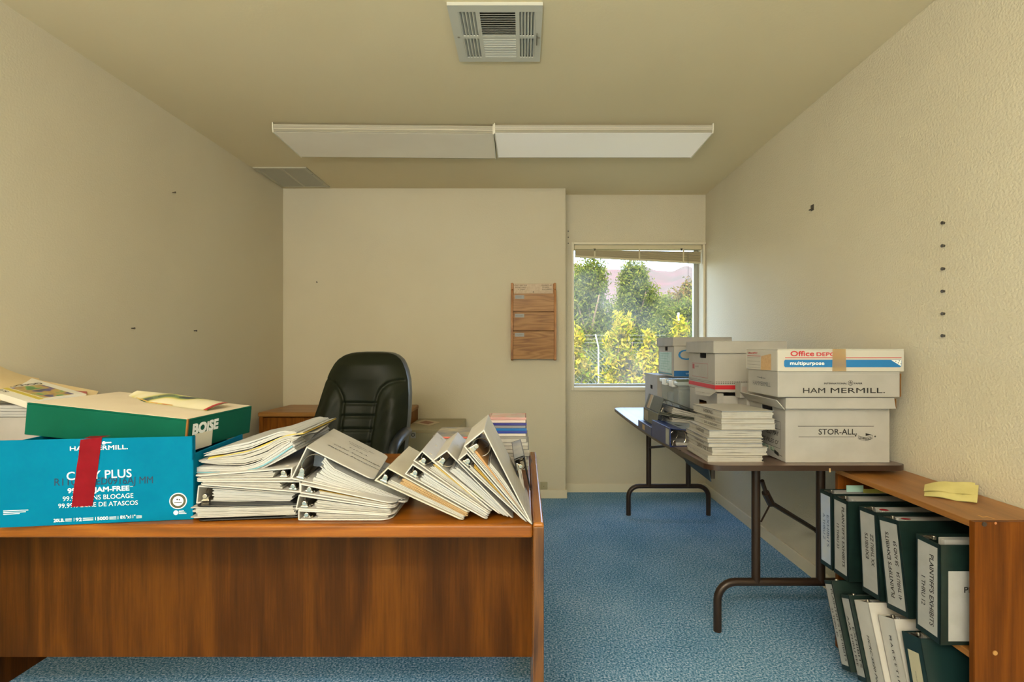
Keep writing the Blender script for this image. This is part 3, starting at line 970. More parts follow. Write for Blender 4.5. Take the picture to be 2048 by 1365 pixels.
class Binder:
    """profile corners (local x,z): spine-bottom, tip-bottom, spine-top, tip-top; length h along local y"""
    def __init__(s, name, label, M, SB, TB, ST, TT, h, cover, group=None, cat='binder', th=.0035, lever=True, rings=True, plate_col=None, inner=None, r=.014, lever_scale=1.0, ring_k=.42):
        s.t = thing(name, label, cat, M=M, group=group)
        s.SB, s.TB, s.ST, s.TT, s.h, s.th = SB, TB, ST, TT, h, th
        up = (ST[0] - SB[0], ST[1] - SB[1])
        c = MB()
        slab(c, SB, TB, up, th, h, r)
        slab(c, ST, TT, (-up[0], -up[1]), th, h, r)
        mid = lerp(lerp(SB, ST, .5), lerp(TB, TT, .5), .5)
        slab(c, SB, ST, (mid[0] - SB[0], mid[1] - SB[1]), th, h)
        s.cover = c.build('cover', cover, s.t, bevel=.0012, seg=2)
        e = Vector((TB[0] - SB[0], TB[1] - SB[1])).normalized()
        n = Vector((-e.y, e.x))
        if n.dot(Vector(up)) < 0:
            n = -n
        T = Vector(up).length
        q = lambda u, v: (SB[0] + e.x * u + n.x * v, SB[1] + e.y * u + n.y * v)
        if rings:
            m = MB()
            a, b = q(.012, th), q(.034, th)
            a2, b2 = q(.014, th + .005), q(.032, th + .005)
            m.prism([(a[0], .012, a[1]), (b[0], .012, b[1]), (b2[0], .012, b2[1]), (a2[0], .012, a2[1])], (0, h - .024, 0))
            rr = max(.008, T * ring_k)
            for y in (.03, h / 2, h - .03):
                cc = q(.010 + rr, th + rr * .95)
                pts = [(cc[0] + rr * math.cos(k * math.pi / 12), y, cc[1] + rr * math.sin(k * math.pi / 12)) for k in range(24)]
                m.tube(pts, .0014, 6, closed=True)
            s.rings = m.build('ring_mechanism', CHROME, s.t, smooth=True)
        if lever:
            k = lever_scale * min(1.1, max(.35, T / .065))
            m = MB()
            w_ = .008
            cu = .021
            pts = [q(cu - w_, th + .004), q(cu + w_, th + .004), q(cu + w_ * .62, th + .004 + .020 * k), q(cu - w_ * .62, th + .004 + .020 * k)]
            m.prism([(p[0], .004, p[1]) for p in pts], (0, .003, 0))
            a, b = q(cu, th + .004 + .016 * k), q(cu, th + .004 + .016 * k)
            m.tube([(a[0], -.001, a[1]), (a[0], .009, a[1])], .0062, 10)
            p2 = [q(cu - w_ * 1.2, th + .001), q(cu + w_ * 1.2, th + .001), q(cu + w_ * 1.2, th + .006), q(cu - w_ * 1.2, th + .006)]
            m.prism([(p[0], .002, p[1]) for p in p2], (0, .014, 0))
            m.build('ring_lever', CHROME, s.t, bevel=.0012)
    def lines(s, u0, u1, v0, v1):
        A0, A1 = lerp(s.SB, s.TB, u0), lerp(s.SB, s.TB, u1)
        B0, B1 = lerp(s.ST, s.TT, u0), lerp(s.ST, s.TT, u1)
        def inset(p, o):
            d = Vector((o[0] - p[0], o[1] - p[1])); L = d.length
            k = min(.45, (s.th + .0006) / max(L, 1e-6))
            return lerp(p, o, k)
        a0, a1, b0, b1 = inset(A0, B0), inset(A1, B1), inset(B0, A0), inset(B1, A1)
        return [lerp(a0, b0, v0), lerp(a1, b1, v0)], [lerp(a0, b0, v1), lerp(a1, b1, v1)]
    def pages(s, m, u0, u1, v0, v1, n, seed, curve=0.0, name='pages', h=None, dy=.004, jit=.004, slant=0.0):
        b, t = s.lines(u0, u1, v0, v1)
        if curve or slant:                      # sheets sweep up toward the rings near the spine
            bb, tt = [], []
            for k in range(9):
                f = k / 8
                lift = curve * (1 - f) ** 3
                p, q = lerp(b[0], b[1], f), lerp(t[0], t[1], f)
                d = (q[0] - p[0], q[1] - p[1])
                sh = slant * (1 - f) ** 2
                bb.append((p[0], p[1]))
                tt.append((p[0] + d[0] * (1 - lift) + sh * 0, p[1] + d[1] * (1 - lift)))
            b, t = bb, tt
        mb = sheaf(MB(), b, t, (h or s.h - dy * 2), n, seed, jit=jit, y0=dy)
        return mb.build(name, m, s.t)
    def spine_face(s):
        """local face of the spine, U along y (toward the back end), V from bottom to top cover"""
        e = Vector((s.ST[0] - s.SB[0], 0, s.ST[1] - s.SB[1]))
        return Face((s.SB[0], s.h, s.SB[1]), (0, -1, 0), e), e.length
    def top_face(s):
        e = Vector((s.TT[0] - s.ST[0], 0, s.TT[1] - s.ST[1]))
        return Face((s.ST[0], 0, s.ST[1]), e, (0, 1, 0)), e.length

def frame_at(px, py, d, yaw):
    return Matrix.Translation(P(px, py, d)) @ Matrix.Rotation(math.radians(yaw), 4, 'Z')

def to_local(M, px, py):
    """point of the frame's front plane (local y=0) seen at that pixel"""
    inv = M.inverted()
    o = inv @ Vector((0, 0, CH))
    r = inv.to_3x3() @ Vector(((px - VX) / F, 1, -(py - VY) / F))
    k = -o.y / r.y
    p = o + r * k
    return (p.x, p.z)

def pbinder(name, label, d, yaw, SB, TB, ST, TT, h, cover, **kw):
    M = frame_at(SB[0], SB[1], d, yaw)
    q = lambda c: to_local(M, *c)
    return Binder(name, label, M, q(SB), q(TB), q(ST), q(TT), h, cover, **kw)

def psheaf(t_name, label, cat, d, yaw, bot, top, h, n, m, seed, group=None, **kw):
    """a loose pile of paper (profile in pixels at distance d)"""
    M = frame_at(bot[0][0], bot[0][1], d, yaw)
    q = lambda L: [to_local(M, *c) for c in L]
    mb = sheaf(MB(), q(bot), q(top), h, n, seed, **kw)
    return M, q, mb

# ---- leaning binders at the right end of the desk
LG = 'white binders leaning at the right end of the desk'
L1 = pbinder('ring_binder', 'leaning cream binder filled with tan pages, lowest of the leaning row', 1.233, 2, (748.6, 962), (927, 1043.5), (775.6, 935.4), (940, 1026), .27, VINYL2, group=LG)
L1.pages(WHITE_PAPER, .12, .985, .03, .42, 5, 1)
L1.pages(TAN_PAPER, .22, .99, .44, .93, 9, 2, name='tan_pages')
L2 = pbinder('ring_binder', 'leaning white binder full of white pages, second of the row after the tan-paged one', 1.236, 2, (809, 949), (974, 1041.5), (825, 928), (981, 1029), .27, VINYL, group=LG)
L2.pages(WHITE_PAPER2, .17, .98, .02, .95, 9, 3)
L3 = pbinder('ring_binder', 'leaning white binder with an ochre divider, third of the leaning row', 1.243, 2, (826, 922.5), (980, 1028.5), (844, 901.5), (985, 1024), .27, VINYL, group=LG)
L3.pages(WHITE_PAPER, .2, .97, .02, .68, 6, 4)
L3.pages(OCHRE, .2, .97, .7, .94, 2, 5, name='divider_tabs')
L4 = pbinder('ring_binder', 'thick leaning white binder with a big lever and grey-white pages, fourth of the row', 1.248, 2, (863, 923), (1001, 1032), (894, 900.5), (1027.5, 1038.5), .27, VINYL, group=LG)
L4.pages(WHITE_PAPER2, .22, .985, .12, .93, 12, 6, curve=.25)
tb, tt_ = L4.lines(.55, .72, .10, .13)
sheaf(MB(), tb, tt_, .05, 1, 9).build('index_tab', mat('green_tab', '#8f9a4a', .6), L4.t)
L5 = pbinder('ring_binder', 'leaning white binder with gold dividers, behind the widest open one', 1.225, 2, (915, 920.5), (1051, 1045.5), (934, 905), (1056, 1046.5), .27, VINYL, group=LG)
L5.pages(WHITE_PAPER, .14, .9, .02, .4, 3, 7)
L5.pages(mat('gold_divider', '#a5822f', .7), .17, .88, .45, .9, 4, 8, name='divider_tabs')
L6 = pbinder('ring_binder', 'largest leaning white binder, gaping open on top at the desk end, rings bare', 1.205, 2, (926.6, 893), (1062, 1051), (968, 859.6), (1066, 1052), .275, VINYL, group=LG, ring_k=.36)
L6.pages(WHITE_PAPER, .07, .95, .01, .12, 2, 9)
L6.pages(mat('brown_edge_paper', '#b98d5b', .7), .12, .93, .13, .24, 4, 10, name='tan_pages')
L6.pages(WHITE_PAPER, .30, .95, .26, .74, 5, 10, name='pages', curve=.5)
pk = MB()
fc, W = L6.top_face()
k = MB()
write(k, fc.sub(W * .98, .03, math.pi / 2), 'DISCOVERY  VOL. 2', 0, .02, .006, .12, e=.001)
write(k, fc.sub(W * .98, .03, math.pi / 2), 'RESPONSES', 0, .035, .006, .08, e=.001)
for i in range(7):
    fc.line(k, W * (.62 + .05 * i), .03, W * (.62 + .05 * i), .20, .0006)
k.build('cover_writing', mat('pale_grey_ink', '#9a9990', .7), L6.t)

# ---- right-hand stack: three closed binders and the gaping one on top
RG = 'white binders stacked in the middle of the desk'
R1 = pbinder('ring_binder', 'white binder at the bottom of the middle stack, flat on the desk', 1.245, 0, (596, 1042), (783, 1042), (596, 1021), (787, 1031), .28, VINYL, group=RG, r=.03)
R1.pages(WHITE_PAPER, .2, .95, .05, .85, 6, 21)
R2 = pbinder('ring_binder', 'white binder second from the bottom of the middle stack', 1.247, 1, (590.6, 1019.7), (787, 1031.5), (597, 990.5), (789, 1018), .28, VINYL, group=RG, r=.03)
R2.pages(WHITE_PAPER, .19, .955, .05, .86, 9, 22)
R3 = pbinder('ring_binder', 'white binder with gold dividers directly under the gaping lettered one', 1.249, 1, (599.5, 987.5), (789, 1017.3), (600, 967.5), (791, 1008), .28, VINYL, group=RG, r=.03)
R3.pages(WHITE_PAPER, .2, .95, .05, .55, 4, 23)
R3.pages(mat('gold_divider', '#a5822f', .7), .2, .93, .57, .66, 1, 24, name='divider_tabs')
R4 = pbinder('ring_binder', 'big gaping white binder with typed lettering on its cover, on top of the middle stack', 1.252, 8, (581, 959), (814, 1008.5), (613, 893.5), (748, 960), .285, VINYL, group=RG, r=.02, lever_scale=1.1, ring_k=.36)
# the sheets sweep up from the bottom cover toward the big rings
M = R4.t.matrix_world.copy()
q = lambda L: [to_local(frame_at(581, 959, 1.252, 8), *c) for c in L]
sheaf(MB(), q([(624, 967), (640, 969), (668, 977), (720, 988.5), (788, 1003)]), q([(650, 916), (662, 936), (690, 950), (728, 968), (806, 1000)]), .277, 11, 25, y0=.006, jit=.006, wob=.3).build('pages', WHITE_PAPER2, R4.t)
bl_sl = sheaf(MB(), q([(611, 946), (650, 950)]), q([(617, 906), (655, 926)]), .20, 1, 3, y0=.07)
bl_sl.build('grey_sleeve', mat('blue_grey_sleeve', '#5d6673', .25, spec=.6), R4.t)
fc, W = R4.top_face()
k = MB()
for s_, u, v, h_, w_, sh_ in (('Complaint For', .35, .222, .008, .085, .3), ('Negligence', .38, .206, .007, .06, .3), ('T.I.F.R.A.', .42, .165, .009, .06, .3), ('Callie Stambaugh A.', .22, .125, .010, .165, .3), ('Patient Prevention', .17, .09, .010, .165, .3)):
    k = MB()
    write(k, fc, s_, W * u, v, h_, w_, shear=sh_, e=.001)
    k.build('cover_lettering', INK, R4.t)

# ---- left-hand stack beside the blue box
SG = 'papers and binders stacked beside the blue carton'
S1 = pbinder('ring_binder', 'black binder stuffed with loose white pages, at the bottom beside the blue carton', 1.262, 6, (597, 1036), (393, 1044), (598, 1008), (390, 1012), .27, BLACKM, group=SG, lever=False)
S1.pages(WHITE_PAPER, .03, 1.02, .10, .94, 9, 31, jit=.01)
S2 = pbinder('ring_binder', 'fat white binder with its rings on the left, second up beside the blue carton', 1.262, 4, (391.8, 1008), (588, 1010.5), (395.8, 972), (596, 987), .28, VINYL, group=SG, r=.02)
S2.pages(WHITE_PAPER2, .15, .96, .04, .95, 11, 32)
S3 = pbinder('ring_binder', 'thin white binder with its rings on the right, third up beside the blue carton', 1.266, 4, (601, 986.5), (397, 971), (601, 963), (389, 962), .28, VINYL, group=SG)
S3.pages(WHITE_PAPER, .2, .96, .06, .9, 6, 33)
S4 = pbinder('ring_binder', 'open-topped white binder carrying the curling paper pile, fourth up beside the blue carton', 1.27, 4, (583, 960), (389, 961), (585, 936), (386.5, 952), .28, VINYL, group=SG, lever_scale=1.3)
S4.pages(WHITE_PAPER, .2, .95, .05, .9, 5, 34)
M, q, mb = psheaf('', '', '', 1.27, 4, [(386, 950), (420, 950.5), (480, 949), (520, 941), (556, 923), (592, 903)], [(383, 936), (420, 934), (480, 935), (515, 926), (545, 906), (580, 882)], .28, 5, WHITE_PAPER2, 35, jit=.004, wob=.1, v1=1.0)
f1 = thing('file_folder', 'curling white file folder edged in pale blue, under the top paper pile', 'folder', M=M, group=SG)
mb.build('sheets', WHITE_PAPER2, f1)
sheaf(MB(), q([(390, 946.5), (420, 947), (480, 945.5), (520, 937), (553, 917), (586, 893.5)]), q([(390, 945), (420, 945.2), (480, 943.6), (518, 934.8), (551, 915), (584, 891.5)]), .281, 1, 4, y0=-.001, jit=0, wob=0).build('blue_sheet', mat('pale_blue_sheet', '#6fa5b3', .6), f1)
M, q, mb = psheaf('', '', '', 1.275, 4, [(402, 927), (440, 931), (490, 931), (530, 918), (560, 897), (590, 882)], [(403, 921), (440, 913), (490, 903), (530, 890), (560, 873), (600, 868)], .27, 7, WHITE_PAPER, 36, jit=.012, wob=.4)
f2 = thing('paper_pile', 'pile of bent white papers below the yellow folder', 'papers', M=M, group=SG)
mb.build('sheets', WHITE_PAPER, f2)
M, q, mb = psheaf('', '', '', 1.275, 4, [(414, 920.5), (450, 915), (500, 905), (545, 886), (575, 874), (606, 869)], [(416, 916), (450, 911.5), (500, 901.5), (545, 882), (575, 870.5), (607, 867)], .275, 2, WHITE_PAPER, 37, jit=.003, wob=.1)
f3 = thing('yellow_folder', 'bent yellow folder in the paper pile beside the blue carton', 'folder', M=M)
mb.build('folder_sheet', mat('yellow_folder', '#d9bd4e', .65), f3)
M, q, mb = psheaf('', '', '', 1.28, 4, [(404, 914), (450, 908), (500, 898), (545, 879), (560, 873), (590, 868)], [(408, 908), (450, 894), (500, 883), (545, 868), (562, 862), (584, 862)], .27, 5, WHITE_PAPER2, 38, jit=.01, wob=.25)
f4 = thing('paper_pile', 'topmost pile of curling white papers above the yellow folder', 'papers', M=M, group=SG)
mb.build('sheets', WHITE_PAPER2, f4)
# bulldog-clipped grey leaf behind the gaping binder
M = frame_at(594, 905, 1.36, 10)
g_ = thing('clipped_papers', 'papers curling behind the gaping binder, grey backing board showing', 'papers', M=M)
q = lambda L: [to_local(M, *c) for c in L]
sheaf(MB(), q([(574, 896), (600, 893), (625, 876)]), q([(580, 880), (604, 872), (632, 866)]), .2, 1, 41, y0=.0).build('backing_board', mat('grey_backing', '#6e6c66', .5), g_)
sheaf(MB(), q([(572, 878), (602, 871), (634, 864)]), q([(580, 870), (606, 866), (638, 862)]), .22, 3, 42, y0=-.01).build('sheets', WHITE_PAPER, g_)

# ---- back corner of the desk: paper stack, cases, black binder
sb = MB()
g = random.Random(5)
z = DZ + .001
for i in range(9):
    hh = .0125
    dx, dy = g.uniform(-.006, .006), g.uniform(-.006, .006)
    sb.box(-.32 + dx, .012 + dx, 1.76 + dy, 2.02 + dy, z, z + hh * .9)
    z += hh
ps = single(sb, 'paper_stack', WHITE_PAPER, 'tall stack of white papers in the far right corner of the desk', 'papers')
CASE = mat('clear_case', '#b9b6b0', .2, spec=.6)
cz = z
cols = ['#c3c0ba', '#2b3f96', '#1f63a8', '#7d7f88', '#34357e', '#c9b9b4', '#b98f8c']
for i, c in enumerate(cols[::-1] if False else cols):
    pos = ('bottom', 'second from the bottom', 'third from the bottom', 'middle', 'third from the top', 'second from the top', 'top')[i]
    cname = ('grey', 'deep blue', 'bright blue', 'smoky', 'violet-blue', 'pale pinkish', 'pink-sleeved')[i]
    dx = g.uniform(-.003, .003)
    h_ = .0098
    ct = thing('disc_case', '%s plastic disc case, %s of the stack on the papers' % (cname, pos), 'disc case', (-.065 + dx, 1.87, cz), group='disc cases stacked on the papers')
    MB().box(-.071, .071, -.0625, .0625, 0, h_ * .93).build('case_shell', mat('case_' + str(i), c, .22, spec=.6), ct, bevel=.001)
    if i == 6:
        MB().box(-.06, .066, -.058, .058, h_ * .94, h_ * 1.0).build('cover_sleeve', mat('pink_sleeve', '#d9a39a', .3, var=(22, '#cfc6bd')), ct)
    cz += h_
ps2 = MB().box(-.22, -.13, 1.70, 1.758, DZ, DZ + .095)
mg = thing('magazine', 'red-edged glossy booklet lying behind the leaning binders', 'magazine', (-.21, 1.86, z + .001))
MB().box(-.115, .06, -.10, .10, 0, .006).build('pages', mat('salmon_pages', '#d6705c', .6), mg)
MB().box(-.117, .062, -.102, .102, .006, .0072).build('cover', mat('slate_cover', '#6f7280', .35, var=(14, '#b9ac8c')), mg)
K1 = pbinder('ring_binder', 'black binder with a blue-grey spine picture, leaning on the desk end panel', 1.42, 3, (1028, 921), (1041, 997), (1049.5, 913), (1062.5, 984), .27, BLACKM)
K1.pages(WHITE_PAPER, .3, .95, .1, .5, 3, 51)
fc, W = K1.spine_face()
k = MB(); fc.rect(k, .01, .26, W * .06, W * .94, .001)
k.build('spine_picture', mat('blue_grey_picture', '#7f8b99', .3, var=(9, '#b5b7b2')), K1.t)

# ------------------------------------------------------------------ cartons
def holed(mb, O, U, V, N, w, h, th, hole=None, r=.4):
    """board w x h with an oval hand hole (cu, cv, hw, hh); N points outward, board lies inward"""
    O, U, V, N = Vector(O), Vector(U), Vector(V), Vector(N)
    pt = lambda u, v, k: O + U * u + V * v - N * (th * k)
    if not hole:
        return mb.hexa([pt(0, 0, 0), pt(w, 0, 0), pt(w, 0, 1), pt(0, 0, 1), pt(0, h, 0), pt(w, h, 0), pt(w, h, 1), pt(0, h, 1)])
    cu, cv, hw, hh = hole
    inn = []
    rr = min(hw, hh) * r
    for cx, cy, a0 in ((1, 1, 0), (-1, 1, 90), (-1, -1, 180), (1, -1, 270)):
        for k in range(5):
            a = math.radians(a0 + k * 22.5)
            inn.append((cu + cx * (hw - rr) + rr * math.cos(a), cv + cy * (hh - rr) + rr * math.sin(a)))
    outer = []
    for i, (x, y) in enumerate(inn):
        side = i // 5; k = i % 5
        corner = [(w, h), (0, h), (0, 0), (w, 0)][side]
        if k == 2:
            outer.append(corner)
        elif side == 0: outer.append((w, y) if k < 2 else (x, h))
        elif side == 1: outer.append((x, h) if k < 2 else (0, y))
        elif side == 2: outer.append((0, y) if k < 2 else (x, 0))
        else: outer.append((x, 0) if k < 2 else (w, y))
    n = len(inn)
    vs = [pt(*p, 0) for p in outer] + [pt(*p, 0) for p in inn] + [pt(*p, 1) for p in outer] + [pt(*p, 1) for p in inn]
    fs = []
    for i in range(n):
        j = (i + 1) % n
        fs += [(i, j, n + j, n + i), (2 * n + j, 2 * n + i, 3 * n + i, 3 * n + j), (n + i, n + j, 3 * n + j, 3 * n + i), (i, 2 * n + i, 2 * n + j, j)]
    return mb.add(vs, fs)

def carton(L, W, H, th=.004, holes={}, Hs=None):
    """open box in local coordinates: x 0..L, y 0..W, z 0..H; holes by wall: front, left"""
    Hs = Hs or {}
    mb = MB()
    holed(mb, (0, 0, 0), (1, 0, 0), (0, 0, 1), (0, -1, 0), L, Hs.get('front', H), th, holes.get('front'))
    holed(mb, (L, W, 0), (-1, 0, 0), (0, 0, 1), (0, 1, 0), L, Hs.get('back', H), th, holes.get('back'))
    holed(mb, (0, W - th, 0), (0, -1, 0), (0, 0, 1), (-1, 0, 0), W - 2 * th, Hs.get('left', H), th, holes.get('left'))
    holed(mb, (L, th, 0), (0, 1, 0), (0, 0, 1), (1, 0, 0), W - 2 * th, Hs.get('right', H), th, holes.get('right'))
    mb.box(th, L - th, th, W - th, 0, th)
    return mb

def boxlid(L, W, H, th=.004):
    """lid in local coordinates: skirt hangs from z=0 down to -H"""
    mb = MB()
    mb.box(0, L, 0, W, -th, 0)
    mb.box(0, L, 0, th, -H, -th); mb.box(0, L, W - th, W, -H, -th)
    mb.box(0, th, th, W - th, -H, -th); mb.box(L - th, L, th, W - th, -H, -th)
    return mb

# ---- blue carton with red tape
bx_l = .44
Mb = Matrix.Translation(Vector((-.840, 1.2555, DZ + .0005))) @ Matrix.Rotation(math.radians(7.9), 4, 'Z') @ Matrix.Translation((-bx_l, 0, 0))
blue = thing('paper_carton', 'blue copy paper carton with white lettering and a strip of red tape', 'box', M=Mb)
cbx = carton(bx_l, .30, .211, Hs={'back': .15, 'left': .20, 'right': .166}, th=.005, holes={})
cbx.box(bx_l - .005, bx_l, .0, .012, .15, .211)
cbx.build('carton_body', BLUEB, blue, bevel=.0015)
MB().box(.006, bx_l - .006, .006, .294, .0055, .0065).build('kraft_inside', KRAFT, blue)
# the right wall is cut down behind its front corner strip: hide nothing, build the cut as a notch board
fb = Face((0, 0, 0), (1, 0, 0), (0, 0, 1))
def bu(px, py):
    M_ = Mb
    p = to_local(M_, px, py)
    return p
k = MB()
fm = lambda px0, py0, px1, py1: (bu(px0, py0), bu(px1, py1))
def wline(s_, x0, y0, x1, y1, capx, bold=0.0, shear=0.0, mbx=None, h=None):
    a, b = bu(x0, y0), bu(x1, y1)
    mq = mbx or MB()
    write(mq, fb.sub(a[0], a[1], math.atan2(b[1] - a[1], b[0] - a[0])), s_, 0, 0, h or capx * 1.215 / F, math.hypot(b[0] - a[0], b[1] - a[1]), bold=bold, shear=shear, e=.0006)
    if mbx is None:
        mq.build('printed_lettering', WHITE_INK, blue)
wline('HAMMERMILL.', 140.5, 902, 256, 898.5, 8.5, bold=.02)
fb.line(k, bu(175, 887)[0], bu(175, 887)[1], bu(200, 886)[0], bu(200, 886)[1], .003)
fb.line(k, bu(208, 886)[0], bu(208, 886)[1], bu(223, 885.5)[0], bu(223, 885.5)[1], .003)
c_ = bu(208, 886.5)
k.disc(fb.p(c_[0], c_[1]), fb.U, fb.V, .0042, 14)
wline('COPY PLUS', 134, 961, 263.5, 954.5, 16.5, bold=.012)
wline('99.99% JAM-FREE', 136, 987, 259, 981, 9.5, bold=.035)
wline('\u2122', 260, 975, 266, 974.8, 2)
wline('99.99% SANS BLOCAGE', 126, 1003, 267, 996, 9.5)
wline('99.99% LIBRE DE ATASCOS', 117, 1017, 276, 1010, 9)
wline('20LB.', 108, 1045, 129, 1044, 6.5, bold=.035)
wline('92', 152, 1043, 164, 1042.5, 6.5, bold=.035)
wline('5000', 195, 1041, 217, 1039.7, 6.5, bold=.035)
wline('8\u00bd"x11"', 241, 1038, 271, 1036.5, 6.5, bold=.03)
for x in (148, 191, 236):
    p = bu(x, 1043 - (x - 148) * .045)
    fb.rect(k, p[0], p[0] + .001, p[1], p[1] + .008)
for x0, x1 in ((131, 144), (166, 187), (219, 233), (273, 284)):
    for dy in (0, 2.2, 4.4):
        a, b = bu(x0, 1043 - (x0 - 131) * .045 - dy), bu(x1, 1043 - (x1 - 131) * .045 - dy)
        fb.line(k, *a, *b, .0011)
for yy, x1 in ((1022.5, 57), (1026, 52), (1029.5, 40)):
    a, b = bu(7, yy), bu(x1, yy - 2)
    fb.line(k, *a, *b, .0018)
# seal and recycled mark
c_ = bu(356.5, 1002.5)
k.disc(fb.p(c_[0], c_[1], .0005), fb.U, fb.V, .0205, 36)
c2 = bu(352, 1026)
k.disc(fb.p(c2[0], c2[1]), fb.U, fb.V, .0058, 14)
for dy in (0, 2.6, 5.2):
    a, b = bu(358, 1028 - dy), bu(373 - dy, 1027.3 - dy)
    fb.line(k, *a, *b, .0017)
k.build('printed_marks', WHITE_INK, blue)
k = MB()
k.disc(fb.p(c_[0], c_[1], .0009), fb.U, fb.V, .0182, 36, r2=.0125)
k.build('seal_ring', mat('olive_ink', '#4b4a35', .7), blue)
k = MB()
k.disc(fb.p(c_[0] - .002, c_[1] + .004, .001), fb.U, fb.V, .002, 8); k.disc(fb.p(c_[0] + .003, c_[1] + .003, .001), fb.U, fb.V, .0018, 8)
fb.line(k, c_[0] - .009, c_[1] - .0045, c_[0] + .009, c_[1] - .0035, .002, e=.001)
for a in range(20):
    th_ = a * 2 * math.pi / 20
    x, y = c_[0] + .0153 * math.cos(th_), c_[1] + .0153 * math.sin(th_)
    pass
k.build('seal_print', INK, blue)
k = MB()
for s_, x0, x1 in (('R110', 109, 152), ('ED0916AJ MM', 193, 306)):
    k = MB()
    wline(s_, x0, 972 - (x0 - 109) * .025, x1, 972 - (x1 - 109) * .025, 14.5, mbx=k)
    k.build('stamped_code', mat('navy_stamp_ink', '#15324c', .7), blue)
k = MB()
tp = [bu(162, 880), bu(205, 875), bu(186, 1012), bu(143.5, 1014.5)]
n_ = 10
def tape(a, b):
    L_ = lerp(tp[0], tp[3], b); R_ = lerp(tp[1], tp[2], b)
    p = lerp(L_, R_, a)
    return fb.p(p[0], p[1] + (.0012 * math.sin(a * 40) if b == 1 else 0), .0016 + .0006 * math.sin(b * 19 + a * 2))
k.grid(tape, 12, 24)
a0, a1 = bu(162, 880), bu(205, 875)
k.poly([fb.p(a0[0], a0[1], .0016), fb.p(a1[0], a1[1], .0016), Vector((a1[0], .03, .2125)), Vector((a0[0], .03, .2125))])
k.build('red_tape', RED, blue, smooth='all', recalc=False)

# ---- teal lid resting in the blue carton
ex = Vector((.443, -.016, -.044)).normalized()
ey = Vector((.010, .29, .003)); ey = (ey - ex * ey.dot(ex)).normalized()
ez = ex.cross(ey)
Ml = Matrix(((ex.x, ey.x, ez.x, -1.328), (ex.y, ey.y, ez.y, 1.321), (ex.z, ey.z, ez.z, 1.035), (0, 0, 0, 1)))
lid = thing('carton_lid', 'teal carton lid tilted on top of the blue carton', 'box lid', M=Ml)
boxlid(.443, .288, .086).build('lid_shell', TEALB, lid, bevel=.0015)
MB().box(.004, .439, .003, .285, .0002, .0014).build('top_sheet', mat('pinkish_board', '#ddcfb5', .75, var=(6, '#d6c6aa'), bump=(9, .2, .006)), lid, bevel=.0005)
fl = Face((.443, 0, -.086), (0, 1, 0), (0, 0, 1))
k = MB()
write(k, fl, 'BOiSE', .022, .043, .027, .102, bold=.07)
k.build('printed_lettering', WHITE_INK, lid)
k = MB()
fl.rect(k, .032, .104, -.002, .042, .0004)
k.build('white_patch', mat('off_white_print', '#ddd6c0', .6), lid)
k = MB()
k.box(.4405, .4445, -.0015, .003, -.086, .001)
k.build('torn_corner', KRAFT, lid)
# glossy folded brochure on the lid
def curl(a, b):
    x = .085 + .32 * a + .01 * b
    k_ = min(1, .22 + 1.9 * a)
    y = .245 - .085 * (1 - b) * k_ - .035 * a
    z_ = .0035 + (.018 * math.sin(b * 1.9) * (.6 + .4 * a) * (1 - .25 * a)) * k_ + .012 * b * (1 - a)
    return (x, y, z_)
br = thing('folded_brochure', 'glossy folded brochure curling up on the teal lid', 'brochure', M=Ml @ Matrix.Translation((.25, .19, .0015)))
sh = Matrix.Translation((-.25, -.19, -.001))
def brochure_mat():
    m = mat('glossy_brochure', '#d5cc9b', .18, spec=.6)
    t = m.node_tree; b = t.nodes['Principled BSDF']
    tc = nm(t, 'ShaderNodeTexCoord'); n = nm(t, 'ShaderNodeTexNoise'); n.inputs['Scale'].default_value = 11; n.inputs['Detail'].default_value = 1
    r = nm(t, 'ShaderNodeValToRGB'); e = r.color_ramp.elements
    e[0].position, e[0].color = .36, lin('#26314a'); e[1].position, e[1].color = .62, lin('#e4dcbb')
    for p, c in ((.41, '#6f8a5a'), (.45, '#cfc06a'), (.5, '#ddd5a8')):
        x = e.new(p); x.color = lin(c)
    t.links.new(tc.outputs['Object'], n.inputs['Vector']); t.links.new(n.outputs['Fac'], r.inputs[0]); t.links.new(r.outputs[0], b.inputs['Base Color'])
    return m
g2 = MB().grid(curl, 16, 10, sh)
g2.grid(lambda a, b: (curl(a, b)[0], curl(a, b)[1], max(.001, curl(a, b)[2] - .0022)), 16, 10, sh)
g2.build('glossy_sheets', brochure_mat(), br, smooth='all', recalc=False)
k = MB().grid(lambda a, b: tuple(Vector(curl(.97 + .03 * a, b)) + Vector((0, 0, .0008))), 2, 10, sh)
k.build('red_border', mat('red_print', '#b0323a', .3), br, smooth='all', recalc=False)
k = MB().grid(lambda a, b: tuple(Vector(curl(.15 + .5 * a, .06 * b)) + Vector((0, 0, .0008))), 10, 2, sh)
k.build('colour_strip', mat('colour_strip_print', '#b8433a', .3, var=(70, '#d8c95a')), br, smooth='all', recalc=False)

